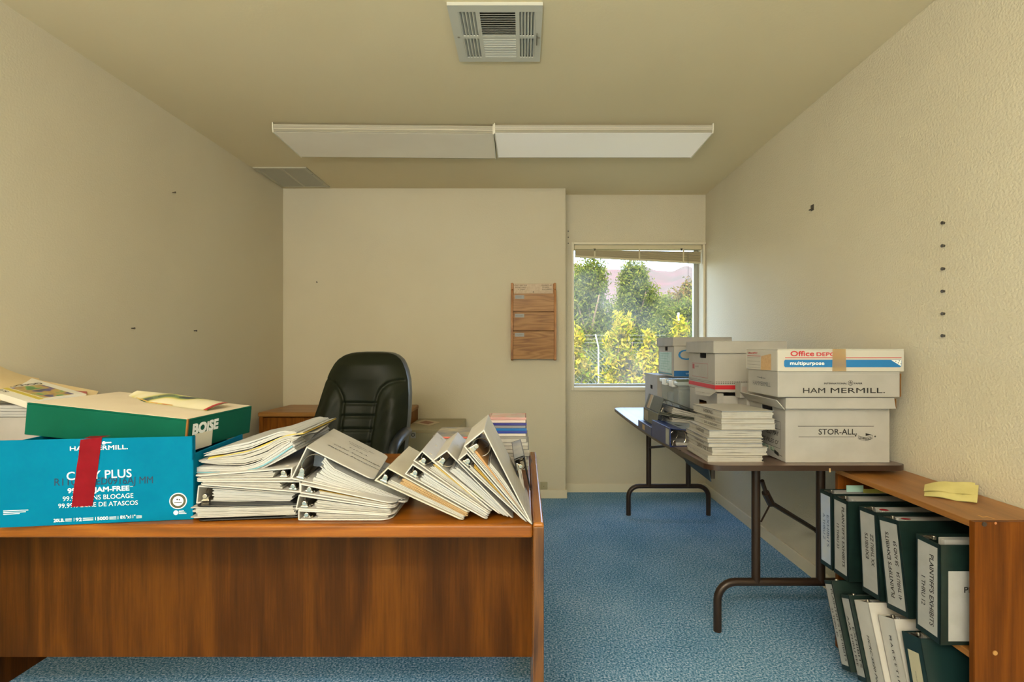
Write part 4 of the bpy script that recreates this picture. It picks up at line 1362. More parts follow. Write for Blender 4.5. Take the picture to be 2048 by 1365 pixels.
# ---- white carton with booklet and manila folders in the left corner of the desk
wc = thing('paper_carton', 'white carton at the left desk end, half hidden by the teal lid', 'box', (-1.80, 1.64, DZ + .0005))
carton(.36, .26, .205).build('carton_body', BOARD, wc, bevel=.001)
MB().box(.01, .35, .01, .25, .005, .20).build('paper_filling', WHITE_PAPER, wc)
pp = MB()
g = random.Random(8)
for i in range(4):
    x, y = g.uniform(-.005, .005), g.uniform(-.005, .005)
    pp.box(-1.80 + x, -1.45 + x, 1.645 + y, 1.895 + y, .951 + i * .010, .951 + i * .010 + .009)
single(pp, 'paper_stack', WHITE_PAPER2, 'short stack of white papers on the white carton at the left desk end', 'papers')
Fc, Rc = Vector((-1.839, 1.85, 1.068)), Vector((-1.575, 1.78, 1.016))
e1 = (Rc - Fc).normalized()
e2 = Vector((-.22, -.95, -.06)); e2 = (e2 - e1 * e2.dot(e1)).normalized()
e3 = e1.cross(-e2)
O_ = Fc + e2 * .175
Mm = Matrix(((e1.x, -e2.x, e3.x, O_.x), (e1.y, -e2.y, e3.y, O_.y), (e1.z, -e2.z, e3.z, O_.z), (0, 0, 0, 1)))
bk = thing('software_booklet', 'white booklet with a colourful cover picture, sloping at the left desk end', 'booklet', M=Mm)
MB().box(0, .278, 0, .175, -.022, 0).build('booklet_body', mat('booklet_white', '#e7e2d2', .35), bk, bevel=.001)
k = MB().box(.002, .276, .035, .05, .0002, .0008)
k.build('yellow_band', mat('yellow_band', '#cdb93f', .35), bk)
def pic_mat():
    m = mat('cover_picture', '#7d8d5a', .3)
    t = m.node_tree; b = t.nodes['Principled BSDF']
    tc = nm(t, 'ShaderNodeTexCoord'); n = nm(t, 'ShaderNodeTexNoise'); n.inputs['Scale'].default_value = 16; n.inputs['Detail'].default_value = 2
    r = nm(t, 'ShaderNodeValToRGB'); e = r.color_ramp.elements
    e[0].position, e[0].color = .36, lin('#2d3c58'); e[1].position, e[1].color = .66, lin('#3f7a3d')
    for p, c in ((.43, '#5a4f8a'), (.48, '#b08a4a'), (.54, '#b9a35c'), (.6, '#4d9a52')):
        x = e.new(p); x.color = lin(c)
    t.links.new(tc.outputs['Object'], n.inputs['Vector']); t.links.new(n.outputs['Fac'], r.inputs[0]); t.links.new(r.outputs[0], b.inputs['Base Color'])
    return m
MB().box(.10, .262, .055, .145, .0002, .0009).build('cover_picture', pic_mat(), bk)
fk = Face((.278, .175, 0), (-1, 0, 0), (0, -1, 0))
k = MB()
write(k, fk.sub(.205, .02, math.pi / 2), 'GOLDMINE', 0, 0, .02, .14, bold=.03)
write(k, fk, '5.0', .13, .148, .012, .04, bold=.03)
k.build('printed_lettering', mat('dark_print', '#3a352a', .5), bk)
def sheet4(c, n=10, bow=(0, 0, 0)):
    c = [Vector(x) for x in c]
    def fn(a, b):
        p = (c[0] * (1 - a) + c[1] * a) * (1 - b) + (c[3] * (1 - a) + c[2] * a) * b
        return p + Vector(bow) * (4 * a * (1 - a) * (1 - b) )
    return fn
MAN = mat('manila', '#dcc596', .65, var=(8, '#d6bd8b'))
def folder(c, label, bow):
    k = MB()
    fn = sheet4(c, bow=bow)
    k.grid(fn, 12, 6)
    k.grid(lambda a, b: fn(a, b) - Vector((0, 0, .0025)), 12, 6)
    return single(k, 'manila_folder', MAN, label, 'folder', 'manila folders at the left desk end', smooth='all', recalc=False)
folder([P(-30, 716, 1.74), P(78, 757, 1.88), P(95, 800, 1.72), P(-30, 800, 1.62)], 'manila folder bowing up at the very left edge above the booklet', (0, 0, -.012))
folder([P(60, 757, 1.89), P(197, 783, 1.86), P(185, 800, 1.76), P(40, 800, 1.76)], 'manila folder sticking out behind the booklet with the red corner', (0, 0, .0))
k = MB().poly([P(147, 781, 1.842), P(174, 783, 1.845), P(173.5, 788.5, 1.80)])
k.prism([P(147, 781.4, 1.842), P(174, 783.4, 1.845), P(173.5, 788.9, 1.80)], (0, 0, -.001))
single(k, 'red_card', mat('red_print', '#b0323a', .3), 'small red card corner on the manila folder', 'card')

# ------------------------------------------------------------------ office chair
def chair():
    LEATHER = mat('green_black_leather', '#14180c', .5, spec=.25, bump=(160, .12, .002), var=(5, '#1b2012'))
    PIPE = mat('chair_plastic', '#22262b', .38)
    cx, cy = -.905, 2.62
    t = thing('office_chair', 'high-backed dark green leather swivel chair behind the desk', 'chair', (cx, cy - .1, 0))
    D = 2.62
    OUT = [(705.2, 712, 744), (706, 697, 760), (708, 684, 771), (712.5, 671, 781), (720, 660, 790), (729, 652.5, 795.5), (745, 644, 802), (763, 637.5, 806.5), (792, 630, 809.5), (815, 625, 810), (840, 617, 809.5), (860, 611, 808), (890, 604, 806), (930, 600, 802), (985, 604, 794)]
    def edges(py):
        for a, b in zip(OUT, OUT[1:]):
            if a[0] <= py <= b[0]:
                f = (py - a[0]) / (b[0] - a[0])
                return a[1] + (b[1] - a[1]) * f, a[2] + (b[2] - a[2]) * f
        return OUT[-1][1:]
    z4 = lambda pts: [(500 + x / 4.452, 680 + y / 4.452) for x, y in pts]
    seams = [z4([(600, 362), (660, 368), (720, 400), (770, 455), (800, 520), (808, 575), (805, 680), (798, 760), (792, 900), (790, 1300)]),
             z4([(1330, 372), (1270, 375), (1200, 400), (1150, 440), (1118, 500), (1100, 580), (1090, 690), (1078, 800), (1066, 900), (1050, 1300)]),
             z4([(806, 572), (1100, 578)]), z4([(803, 690), (1090, 690)]), z4([(798, 806), (1080, 808)]), z4([(794, 925), (1066, 925)]), z4([(792, 1050), (1060, 1050)])]
    def dist(px, py, pl):
        b = 1e9
        for (x0, y0), (x1, y1) in zip(pl, pl[1:]):
            dx, dy = x1 - x0, y1 - y0
            f = max(0, min(1, ((px - x0) * dx + (py - y0) * dy) / (dx * dx + dy * dy)))
            b = min(b, math.hypot(px - x0 - dx * f, py - y0 - dy * f))
        return b
    nu, nv = 84, 110
    g = MB()
    lean = lambda z: (z - .5) * .16
    rows = []
    for j in range(nv + 1):
        fy = j / nv
        py = 705.2 + (985 - 705.2) * (fy ** 1.25)
        xl, xr = edges(py)
        row = []
        for i in range(nu + 1):
            s = i / nu
            px = xl + (xr - xl) * s
            p = P(px, py, D)
            e = 2 * s - 1
            topf = max(0, min(1, (py - 705.2) / 26))
            puff = .055 * (1 - abs(e) ** 3.2) * topf ** .5
            gr = 0
            for q in seams:
                dd = dist(px, py, q)
                gr += .011 * math.exp(-(dd / 3.0) ** 2)
            wing = .028 * math.exp(-((abs(e) - .72) / .2) ** 2) * min(1, max(0, (py - 770) / 30))
            hollow = -.014 * math.exp(-(e / .34) ** 2) * min(1, max(0, (py - 760) / 40))
            head = .012 * math.exp(-((py - 740) / 26) ** 2) * (1 - e * e)
            wr = .0006 * math.sin(px * .35 + py * .22) * (abs(e) > .4) * (py > 760)
            y = D + lean(p.z) + .02 - (puff + wing + hollow + head + wr - gr)
            row.append(Vector((p.x, y, p.z)))
        rows.append(row)
    W_ = nu + 1
    g.add([v for r in rows for v in r], [(j * W_ + i, j * W_ + i + 1, (j + 1) * W_ + i + 1, (j + 1) * W_ + i) for j in range(nv) for i in range(nu)])
    g.build('backrest_cushion', LEATHER, t, world=True, smooth='all', recalc=False)
    # side boxing and rear shell, a little wider than the cushion
    s = MB()
    loop = [r[0] for r in rows[::-1]] + rows[0][1:-1] + [r[-1] for r in rows]
    c = sum(loop, Vector()) / len(loop)
    ring = []
    for k_, (sc, dy) in enumerate(((1.0, .0), (1.018, .02), (1.022, .06), (1.0, .09), (.93, .105))):
        ring.append([Vector((c.x + (p.x - c.x) * sc, p.y + dy, c.z + (p.z - c.z) * (1 + (sc - 1) * .7))) for p in loop])
    n = len(loop)
    s.add([v for r in ring for v in r], [(k_ * n + i, k_ * n + i + 1, (k_ + 1) * n + i + 1, (k_ + 1) * n + i) for k_ in range(4) for i in range(n - 1)] + [tuple(range(4 * n, 5 * n))])
    s.build('backrest_shell', mat('shell_leather', '#39403f', .36, spec=.5, bump=(45, .25, .004)), t, world=True, smooth='all')
    # seat
    def pad(x0, x1, y0, y1, z0, z1, name):
        k = MB()
        def fn(a, b):
            x, y = 2 * a - 1, 2 * b - 1
            q = max(abs(x), abs(y))
            edge = (1 - q ** 6)
            return (x0 + (x1 - x0) * a, y0 + (y1 - y0) * b, z0 + (z1 - z0) * edge ** .5)
        k.grid(fn, 20, 20)
        k.box(x0 + .01, x1 - .01, y0 + .01, y1 - .01, z0 - .05, z0 + .003)
        k.build(name, LEATHER, t, world=True, smooth='all')
    pad(cx - .25, cx + .25, cy - .42, cy + .06, .43, .50, 'seat')
    for sx in (-1, 1):
        x = cx + sx * .268
        ab = MB()
        pts = [(x - sx * .02, 2.70, .70), (x, 2.69, .728), (x, 2.62, .730), (x, 2.52, .722), (x, 2.44, .706), (x, 2.40, .685), (x - sx * .003, 2.385, .64), (x - sx * .012, 2.40, .55), (x - sx * .03, 2.44, .46), (x - sx * .06, 2.48, .41)]
        ab.tube(pts, [.018, .026, .028, .027, .025, .022, .019, .018, .018, .018], 12)
        ab.build('armrest', PIPE, t, world=True, smooth='all')
    MB().tube([(cx, cy - .16, .38), (cx, cy - .16, .10)], .03, 14).build('gas_column', BLACKM, t, world=True, smooth=True)
    for k in range(5):
        a = k * 2 * math.pi / 5 + .3
        d_ = Vector((math.cos(a), math.sin(a), 0))
        o = Vector((cx, cy - .16, 0))
        l = MB().tube([o + d_ * .03 + Vector((0, 0, .12)), o + d_ * .2 + Vector((0, 0, .095)), o + d_ * .29 + Vector((0, 0, .075))], [.024, .02, .015], 8)
        lg = l.build('base_leg', BLACKM, t, world=True, smooth=True)
        wv = MB()
        sd = Vector((-d_.y, d_.x, 0))
        for q in (-.017, .017):
            wv.tube([o + d_ * .29 + sd * (q - .009) + Vector((0, 0, .03)), o + d_ * .29 + sd * (q + .009) + Vector((0, 0, .03))], .0295, 14)
        wv.build('caster', BLACKM, lg, world=True, smooth=True)
chair()

# ------------------------------------------------------------------ low oak cabinet and steel file cabinet
CTOP = wood('cabinet_top_oak', '#7d4f1c', '#96652c', '#a6753a', 'X', 1.0, .35, .6)
CFR = wood('cabinet_front_oak', '#5e3105', '#784309', '#8c5212', 'Z', 1.2, .45, 1.0, spec=.2)
cb = thing('low_cabinet', 'low oak cabinet against the back wall behind the chair', 'cabinet', (-1.33, 3.65, 0))
MB().box(-1.84, -.832, 3.413, 3.893, .705, .737).build('cabinet_top', CTOP, cb, world=True, bevel=.008, seg=3)
MB().box(-1.835, -1.807, 3.42, 3.89, 0, .705).build('end_panel', CFR, cb, world=True, bevel=.003)
MB().box(-.865, -.837, 3.42, 3.89, 0, .705).build('end_panel', CFR, cb, world=True, bevel=.003)
MB().box(-1.807, -.865, 3.44, 3.89, .06, .704).build('carcass', CFR, cb, world=True)
for a, b in ((-1.805, -1.338), (-1.334, -.867)):
    dr = MB().box(a, b, 3.42, 3.44, .07, .698).build('door', CFR, cb, world=True, bevel=.002)
    xh = b - .03 if a < -1.5 else a + .03
    MB().tube([(xh, 3.419, .5), (xh, 3.40, .5), (xh, 3.40, .4), (xh, 3.419, .4)], .005, 8).build('handle', STEEL, dr, world=True, smooth=True)

FC = mat('putty_enamel', '#a2997a', .45, var=(3, '#9d9475'))
fcab = thing('file_cabinet', 'short putty-coloured steel file cabinet against the back wall beside the oak cabinet', 'file cabinet', (-.644, 3.61, 0))
MB().box(-.828, -.457, 3.345, 3.885, .02, .628).build('body', FC, fcab, world=True, bevel=.004)
for a, b in ((.335, .608), (.045, .318)):
    dr = MB().box(-.818, -.467, 3.328, 3.345, a, b).build('drawer', FC, fcab, world=True, bevel=.003)
    MB().box(-.69, -.595, 3.315, 3.328, (a + b) / 2, (a + b) / 2 + .02).build('pull', STEEL, dr, world=True, bevel=.003)
MB().box(-.826, -.459, 3.335, 3.345, .02, .04).build('plinth', FC, fcab, world=True)
fs_ = Face((-.765, 3.3275, .575), (1, 0, 0), (0, 0, 1))
k = MB(); fs_.rect(k, 0, .034, 0, .042, .0008)
lk = k.build('lock_label', LABEL, fcab, world=True)
k = MB(); k.disc(fs_.p(.016, .023, .0014), fs_.U, fs_.V, .0125, 20, r2=.0085)
fs_.line(k, .011, .023, .021, .023, .003, e=.0014)
k.build('lock_ring', INK, lk, world=True)
fy = MB()
fp = [P(826, 846, 3.66), P(858, 851.5, 3.5), P(881, 844.5, 3.68), P(850, 841, 3.82)]
fp = [Vector((p.x, p.y, .6295)) for p in fp]
fy.prism(fp, (0, 0, .001))
fly = single(fy, 'paper_flyer', mat('flyer_paper', '#cfbfa5', .6), 'creased flyer with a reddish picture lying on the steel file cabinet', 'flyer')
mid = sum(fp, Vector()) / 4
k = MB(); k.prism([mid + (p - mid) * .55 + Vector((0, 0, .0011)) for p in fp], (0, 0, .0002))
k.build('flyer_picture', mat('flyer_red', '#8d5a43', .5), fly, world=True)
#PART3
# ------------------------------------------------------------------ folding table
TY0, TY1 = 1.846, 3.66
def tx(y):                                         # left edge; the table stands slightly askew
    return .686 - .030 * (y - TY0) / (TY1 - TY0)
TW = .757
def tz(y):                                         # the top sags under its load
    f = max(0, min(1, (y - TY0) / (TY1 - TY0)))
    return .742 - .021 * math.sin(math.pi * f)
WAL = wood('walnut_laminate', '#3a2518', '#5b3d2a', '#6d4c36', 'Y', .9, .42, .5, spec=.9)
WAL.node_tree.nodes['Principled BSDF'].inputs['Coat Weight'].default_value = .9
WAL.node_tree.nodes['Principled BSDF'].inputs['Coat Roughness'].default_value = .33
EDGE = mat('dark_table_edge', '#35241a', .35)
TUBE = mat('brown_steel_tube', '#33251b', .38, metal=.25)
table = thing('folding_table', 'long dark-topped folding table along the right wall, loaded with boxes', 'table', (1.05, 2.75, 0))
def table_outline(inset):
    pts = []
    r = .055
    for cx_, cy_, a0 in ((TW - r, r, -90), (TW - r, TY1 - TY0 - r, 0), (r, TY1 - TY0 - r, 90), (r, r, 180)):
        for k in range(7):
            a = math.radians(a0 + k * 15)
            pts.append((cx_ + (r - inset) * math.cos(a), cy_ + (r - inset) * math.sin(a)))
    out = []
    for (a, b), (c, d) in zip(pts, pts[1:] + pts[:1]):
        n = max(1, int(math.hypot(c - a, d - b) / .09))
        out += [(a + (c - a) * k / n, b + (d - b) * k / n) for k in range(n)]
    return out
def table_slab(inset, zt, zb, rows=24):
    mb = MB()
    o = table_outline(inset)
    def pt(p, dz):
        y = TY0 + p[1]
        return Vector((tx(y) + p[0], y, tz(y) + dz))
    n = len(o)
    mb.add([pt(p, zt) for p in o] + [pt(p, zb) for p in o], [(i, (i + 1) % n, n + (i + 1) % n, n + i) for i in range(n)])
    bm = bmesh.new()
    # top and bottom sheets cut across so that they follow the sag
    ys = sorted(set(round(p[1], 5) for p in o))
    for dz in (zt, zb):
        strips = []
        for y in ys:
            xs = [a for a, b in o if abs(b - y) < 1e-4]
            lo = hi = None
            for (a, b), (c, d) in zip(o, o[1:] + o[:1]):
                if (b - y) * (d - y) <= 1e-9 and abs(b - d) > 1e-7:
                    x = a + (c - a) * (y - b) / (d - b)
                    xs.append(x)
            strips.append((y, min(xs), max(xs)))
        vs = []
        for y, a, b in strips:
            vs += [pt((a, y), dz), pt((b, y), dz)]
        mb.add(vs, [(2 * i, 2 * i + 1, 2 * i + 3, 2 * i + 2) for i in range(len(strips) - 1)])
    bm.free()
    return mb
table_slab(0, -.0008, -.020).build('table_edge', EDGE, table, world=True, smooth=True)
table_slab(.004, 0, -.0006).build('tabletop', WAL, table, world=True)
def leg_frame(y, xa, xb, ta, tb, ztop):
    s = MB()
    zc = .205
    r = .075
    pts = [(xa, y, 0), (xa, y, zc - r)]
    pts += [(xa + r - r * math.cos(k * math.pi / 12), y, zc - r + r * math.sin(k * math.pi / 12)) for k in range(1, 7)]
    pts += [(xb - r + r * math.sin(k * math.pi / 12), y, zc - r + r * math.cos(k * math.pi / 12)) for k in range(0, 6)]
    pts += [(xb, y, zc - r), (xb, y, 0)]
    s.tube(pts, .0165, 14)
    lf = s.build('leg', TUBE, table, world=True, smooth=True)
    for x in (ta, tb):
        MB().tube([(x, y, zc), (x, y, ztop)], .0175, 14).build('upright', TUBE, lf, world=True, smooth=True)
    return lf
leg_frame(2.065, .805, 1.40, .965, 1.235, .70)
leg_frame(3.50, .735, 1.30, .878, 1.158, .71)
br_ = MB().tube([P(1524, 962, 2.07), P(1533, 990, 2.1), P(1541, 1006, 2.14)], .009, 8)
br_.tube([P(1541, 1006, 2.14), P(1548, 1010, 2.16), P(1630, 1060, 2.42), P(1640, 1072, 2.07 * 1.15)], .011, 8)
br_.tube([P(1531, 986, 2.095), P(1542, 1008, 2.14)], .016, 8)
br_.tube([P(1541, 1008, 2.14), P(1522, 1044, 2.075)], .004, 6)
br_.build('brace', TUBE, table, world=True, smooth=True)
b2 = MB().tube([(.88, 3.49, .48), (.93, 3.42, .50), (1.03, 3.2, .56), (1.05, 3.0, .69)], .009, 8)
b2.build('brace', TUBE, table, world=True, smooth=True)
# apron rail and the dark flap under the near edge
MB().hexa([(tx(2.0) + .06, 1.97, .66), (tx(2.0) + .075, 1.97, .66), (tx(3.4) + .075, 3.45, .68), (tx(3.4) + .06, 3.45, .68),
           (tx(2.0) + .06, 1.97, .718), (tx(2.0) + .075, 1.97, .718), (tx(3.4) + .075, 3.45, .72), (tx(3.4) + .06, 3.45, .72)]).build('apron_rail', TUBE, table, world=True)
fl_ = [P(1352, 898, 2.16), P(1420, 946, 1.90), P(1413, 942, 1.93), P(1421, 964, 1.93), P(1380, 934, 2.07)]
k = MB()
k.prism([P(1358, 900, 2.18), P(1416, 938, 1.96), P(1421, 964, 1.97), P(1372, 926, 2.12)], (.004, 0, 0))
single(k, 'hanging_folder', mat('dark_blue_board', '#26313a', .5), 'dark folder tucked under the near left corner of the folding table', 'folder')
k = MB().prism([P(1658.5, 937.5, 1.843), P(1661.5, 937.5, 1.843), P(1661.5, 945, 1.843), P(1658.5, 945, 1.843)], (0, .002, 0))
k.build('edge_chip', mat('raw_chip', '#c9a874', .8), table, world=True)

# ---- archive box, its lid, paper box and its lid (front of the table)
tz_ = lambda y: tz(y) + .0006
sa = thing('archive_box', 'big white archive box with black lettering at the near end of the folding table', 'box', (1.003, 1.902, .7405))
carton(.400, .30, .240, holes={'left': (.15, .19, .045, .013)}).build('carton_body', BOARD, sa, bevel=.0012)
ff = Face((0, 0, 0), (1, 0, 0), (0, 0, 1))
def fpx(px, py, d, o):
    p = P(px, py, d)
    return p.x - o[0], p.z - o[1]
o_ = (1.003, .7405)
k = MB()
f_ = lambda px, py: fpx(px, py, 1.902, o_)
for a, b in (((1595.5, 853), (1747.5, 853)), ((1597, 874.5), (1709, 874.5))):
    ff.line(k, *f_(*a), *f_(*b), .0018)
k.build('printed_rule', INK, sa)
k = MB()
write(k, ff, 'STOR-ALL.', *f_(1637, 869.5), .0215, .147, bold=.012)
k.build('printed_lettering', INK, sa)
k = MB()
for a, b in (((1716, 872), (1731, 876)), ((1731, 876), (1731, 882.5)), ((1731, 882.5), (1716, 878.5)), ((1716, 878.5), (1716, 872)), ((1731, 876), (1745, 871)), ((1745, 871), (1745, 878)), ((1745, 878), (1731, 882.5))):
    ff.line(k, *f_(*a), *f_(*b), .0009)
k.poly([ff.p(*f_(1731, 867)), ff.p(*f_(1744, 870)), ff.p(*f_(1731, 872.5))])
for i, (px, py) in enumerate(((1711, 872), (1750, 873.5))):
    a = f_(px, py); k.disc(ff.p(*a), ff.U, ff.V, .004, 4)
fq = ff.sub(*f_(1717, 877.5), -.2); write(k, fq, 'QUIK', 0, 0, .008, .025, bold=.03)
fq = ff.sub(*f_(1732, 881.5), .25); write(k, fq, 'FOLD', 0, 0, .009, .022, bold=.03)
k.build('fold_emblem', INK, sa)
fs2 = Face((0, .30, 0), (0, -1, 0), (0, 0, 1))
k = MB()
fs2.frame(k, .03, .262, .045, .15, .0014)
fs2.line(k, .21, .12, .262, .12, .0014)
k.build('label_frame', INK, sa)
k = MB()
write(k, fs2, 'HELD MAY', .14, .092, .018, .11, bold=.01, shear=.2)
k.build('handwriting', INK, sa)
k = MB()
write(k, fs2, "JOBS FILES O'", .08, .058, .016, .17, bold=.01, shear=.2)
k.build('handwriting', INK, sa)
k = MB()
fs2.rect(k, .06, .215, .025, .043, .0006)
k.build('green_smudge', mat('green_marker', '#6f9b84', .7, var=(60, '#c9c5b3')), sa)
k = MB()
k.poly([fs2.p(.215, .020), fs2.p(.250, .012), fs2.p(.250, .026), fs2.p(.215, .034)])
fs2.line(k, .19, .028, .215, .026, .002); fs2.line(k, .25, .02, .275, .018, .002)
k.build('fold_emblem', INK, sa)

ml = Matrix.Translation((.990, 1.876, .992)) @ Matrix.Rotation(math.radians(-1.2), 4, 'X')
L_ = MB()
L_.hexa([(0, 0, -.042), (.418, 0, -.042), (.418, .32, -.035), (0, .32, -.035), (.003, .004, 0), (.415, .004, 0), (.415, .318, 0), (.003, .318, 0)])
al = part_at(L_, 'lid', BOARD, sa, ml, 'plain white lid', bevel=.0015)
MB().box(.4185, .4195, .001, .01, -.04, -.004).build('torn_edge', KRAFT, al)
fL = Face((0, .32, -.042), (0, -1, 0), (0, 0, 1))
k = MB()
k.hexa([(-.026, .02, -.012), (-.004, .004, -.046), (-.003, .33, -.03), (-.032, .33, .0), (-.023, .02, -.009), (-.001, .004, -.043), (0, .33, -.027), (-.029, .33, .003)])
k.build('bent_flap', BOARD, al, bevel=.001)

hm = thing('paper_box', 'white paper box with large black lettering, its red-and-blue lid on, stacked on the archive box', 'box', (.956, 1.868, .9945))
hb = MB()
hb.box(0, .462, 0, .25, 0, .11)
hb.build('carton_body', BOARD, hm, bevel=.004)
k = MB()
k.prism([(.462, -.001, .002), (.470, .006, .004), (.474, .012, .052), (.466, .0, .088), (.462, -.001, .09)], (0, .18, 0))
k.build('bulging_flap', KRAFT, hm)
o_ = (.956, .9945)
f_ = lambda px, py: fpx(px, py, 1.868, o_)
fh = Face((0, 0, 0), (1, 0, 0), (0, 0, 1))
for s_, x0, x1, y, h_, b_ in (('HAM', 1606, 1650, 786.5, .0195, .006), ('MERMILL.', 1661, 1769.5, 786.5, .0195, .006), ('INTERNATIONAL', 1648, 1694, 769, .006, .02), ('PAPER', 1708, 1724.5, 769, .006, .02)):
    k = MB()
    a = f_(x0, y)
    write(k, fh, s_, a[0], a[1], h_, f_(x1, y)[0] - a[0], bold=b_)
    k.build('printed_lettering', INK, hm)
k = MB()
a = f_(1701, 766.5)
k.disc(fh.p(*a), fh.U, fh.V, .0098, 24, r2=.0085)
k.poly([fh.p(a[0] - .0035, a[1] - .006), fh.p(a[0] - .0015, a[1] - .006), fh.p(a[0], a[1] + .006), fh.p(a[0] - .0005, a[1] + .008)])
k.poly([fh.p(a[0] + .0015, a[1] - .006), fh.p(a[0] + .0035, a[1] - .006), fh.p(a[0] + .0005, a[1] + .008), fh.p(a[0], a[1] + .006)])
fh.line(k, a[0] - .006, a[1] - .001, a[0], a[1] + .005, .0014); fh.line(k, a[0], a[1] + .005, a[0] + .006, a[1] - .001, .0014)
k.build('tree_emblem', INK, hm)
fh2 = Face((0, .25, 0), (0, -1, 0), (0, 0, 1))
k = MB(); write(k, fh2, 'HAMMERMILL.', .048, .035, .017, .15)
k.build('printed_lettering', mat('grey_blue_ink', '#5a5e62', .7), hm)
k = MB()
fh2.line(k, .085, .068, .118, .067, .0025); fh2.line(k, .130, .0665, .155, .066, .0025); k.disc(fh2.p(.124, .067), fh2.U, fh2.V, .004, 10)
k.build('tree_emblem', mat('grey_blue_ink', '#5a5e62', .7), hm)
k = MB()
fh.line(k, .002, .088, .45, .0855, .0015)
k.build('crease', BOARD2, hm)

od = part_at(boxlid(.476, .262, .085), 'lid', mat('bright_white_board', '#c3bfb4', .65, bump=(30, .06, .003)), hm, Matrix.Translation((.952, 1.862, 1.1775)), 'lid printed in red and blue, held by tan tape', bevel=.0018)
o_ = (.952, 1.0925)
f_ = lambda px, py: fpx(px, py, 1.862, o_)
fo = Face((0, 0, -.085), (1, 0, 0), (0, 0, 1))
REDI = mat('red_ink', '#c02b35', .6); BLUI = mat('blue_ink', '#1f76b4', .55)
k = MB(); a = f_(1581, 712.5)
write(k, fo, 'Office', *a, .0185, .088, bold=.03); k.build('printed_lettering', REDI, od)
k = MB(); a = f_(1633, 712.5)
write(k, fo, 'DEPOT', *a, .0135, .090, bold=.035); k.build('printed_lettering', REDI, od)
k = MB(); fo.line(k, *f_(1570, 716), *f_(1803, 716), .0026); k.build('printed_rule', REDI, od)
k = MB()
x0, y0 = f_(1568, 735); x1, y1 = f_(1803, 720)
k.poly([fo.p(x0 + .004, y0), fo.p(x1 - .006, y0), fo.p(x1, y0 + .005), fo.p(x1, y1 - .004), fo.p(x1 - .004, y1), fo.p(x0 + .004, y1), fo.p(x0, y1 - .005), fo.p(x0, y0 + .005)])
k.build('blue_panel', BLUI, od)
k = MB()
write(k, fo, 'multipurpose', *f_(1580, 730), .0125, .128, bold=.035, e=.0012)
k.build('printed_lettering', WHITE_INK, od)
k = MB(); k.poly([fo.p(*f_(1782, 720.8), .0011), fo.p(*f_(1802, 733), .0011), fo.p(*f_(1802, 720.8), .0011)])
k.build('corner_flash', WHITE_INK, od)
k = MB()
for i, (px, py) in enumerate(((1790, 724), (1795, 727), (1797, 723), (1800, 729))):
    a = f_(px, py); fo.rect(k, a[0], a[0] + .004, a[1], a[1] + .003, .0016)
k.build('flash_print', mat('grey_blue_ink', '#5a5e62', .7), od)
k = MB()
t4 = [f_(1664, 743), f_(1692, 743), f_(1691, 698.6), f_(1664.5, 698.6)]
k.poly([fo.p(*p, .0018) for p in t4])
k.poly([fo.p(*t4[3], .0018), fo.p(*t4[2], .0018), Vector((t4[2][0], .05, .0012)), Vector((t4[3][0], .05, .0012))])
m = mat('tan_tape', '#b8955a', .25, spec=.6)
bt = m.node_tree.nodes['Principled BSDF']
bt.inputs['Alpha'].default_value = .58
k.build('tan_tape', m, od, recalc=False)
fo2 = Face((0, .262, -.085), (0, -1, 0), (0, 0, 1))
k = MB(); write(k, fo2, 'Office DEPOT', .018, .064, .008, .085, bold=.03); k.build('printed_lettering', REDI, od)
k = MB(); fo2.line(k, .012, .056, .13, .056, .002); k.build('printed_rule', REDI, od)
k = MB()
for z_ in (.048, .034, .02, .008):
    fo2.line(k, .012, z_, .125, z_, .0009)
k.build('form_lines', INKG, od)
k = MB(); k.poly([fo2.p(.13, .0, .001), fo2.p(.215, .003, .001), fo2.p(.215, .066, .001), fo2.p(.135, .056, .001)])
k.build('tan_sticker', mat('tan_sticker', '#cfa873', .5, var=(70, '#c39a62')), od)

# ---- boxes behind
rb_y, rb_x = 2.36, .908
lo = thing('storage_box', 'open white storage box with hand holes, under the red-striped box', 'box', (.905, 2.325, tz_(2.5)))
Hl = .968 - tz_(2.5)
carton(.335, .385, Hl, holes={'left': (.19, .175, .055, .018), 'front': (.125, .165, .042, .02)}, Hs={'front': Hl - .012}).build('carton_body', BOARD2, lo, bevel=.0012)
MB().box(.01, .325, .02, .375, .0045, Hl - .07).build('kraft_contents', KRAFT, lo)
k = MB().box(-.001, .028, -.0035, -.0005, 0, Hl)
k.build('corner_strip', BOARD, lo)
fp_ = [P(1390, 775, 2.44), P(1434, 783, 2.30), P(1419, 793.5, 2.26), P(1391, 789, 2.36)]
k = MB().prism(fp_, (.002, 0, .002))
fpo = k.build('loose_flap', BOARD, lo, world=True)
fa = Face(fp_[3], fp_[2] - fp_[3], fp_[0] - fp_[3])
k = MB()
write(k, Face(fp_[3] + Vector((-.003, -.003, 0)), fp_[2] - fp_[3], fp_[0] - fp_[3]), 'cybergm.com', .012, .028, .012, .105, e=.004)
k.build('handwriting', INKG, fpo, world=True)

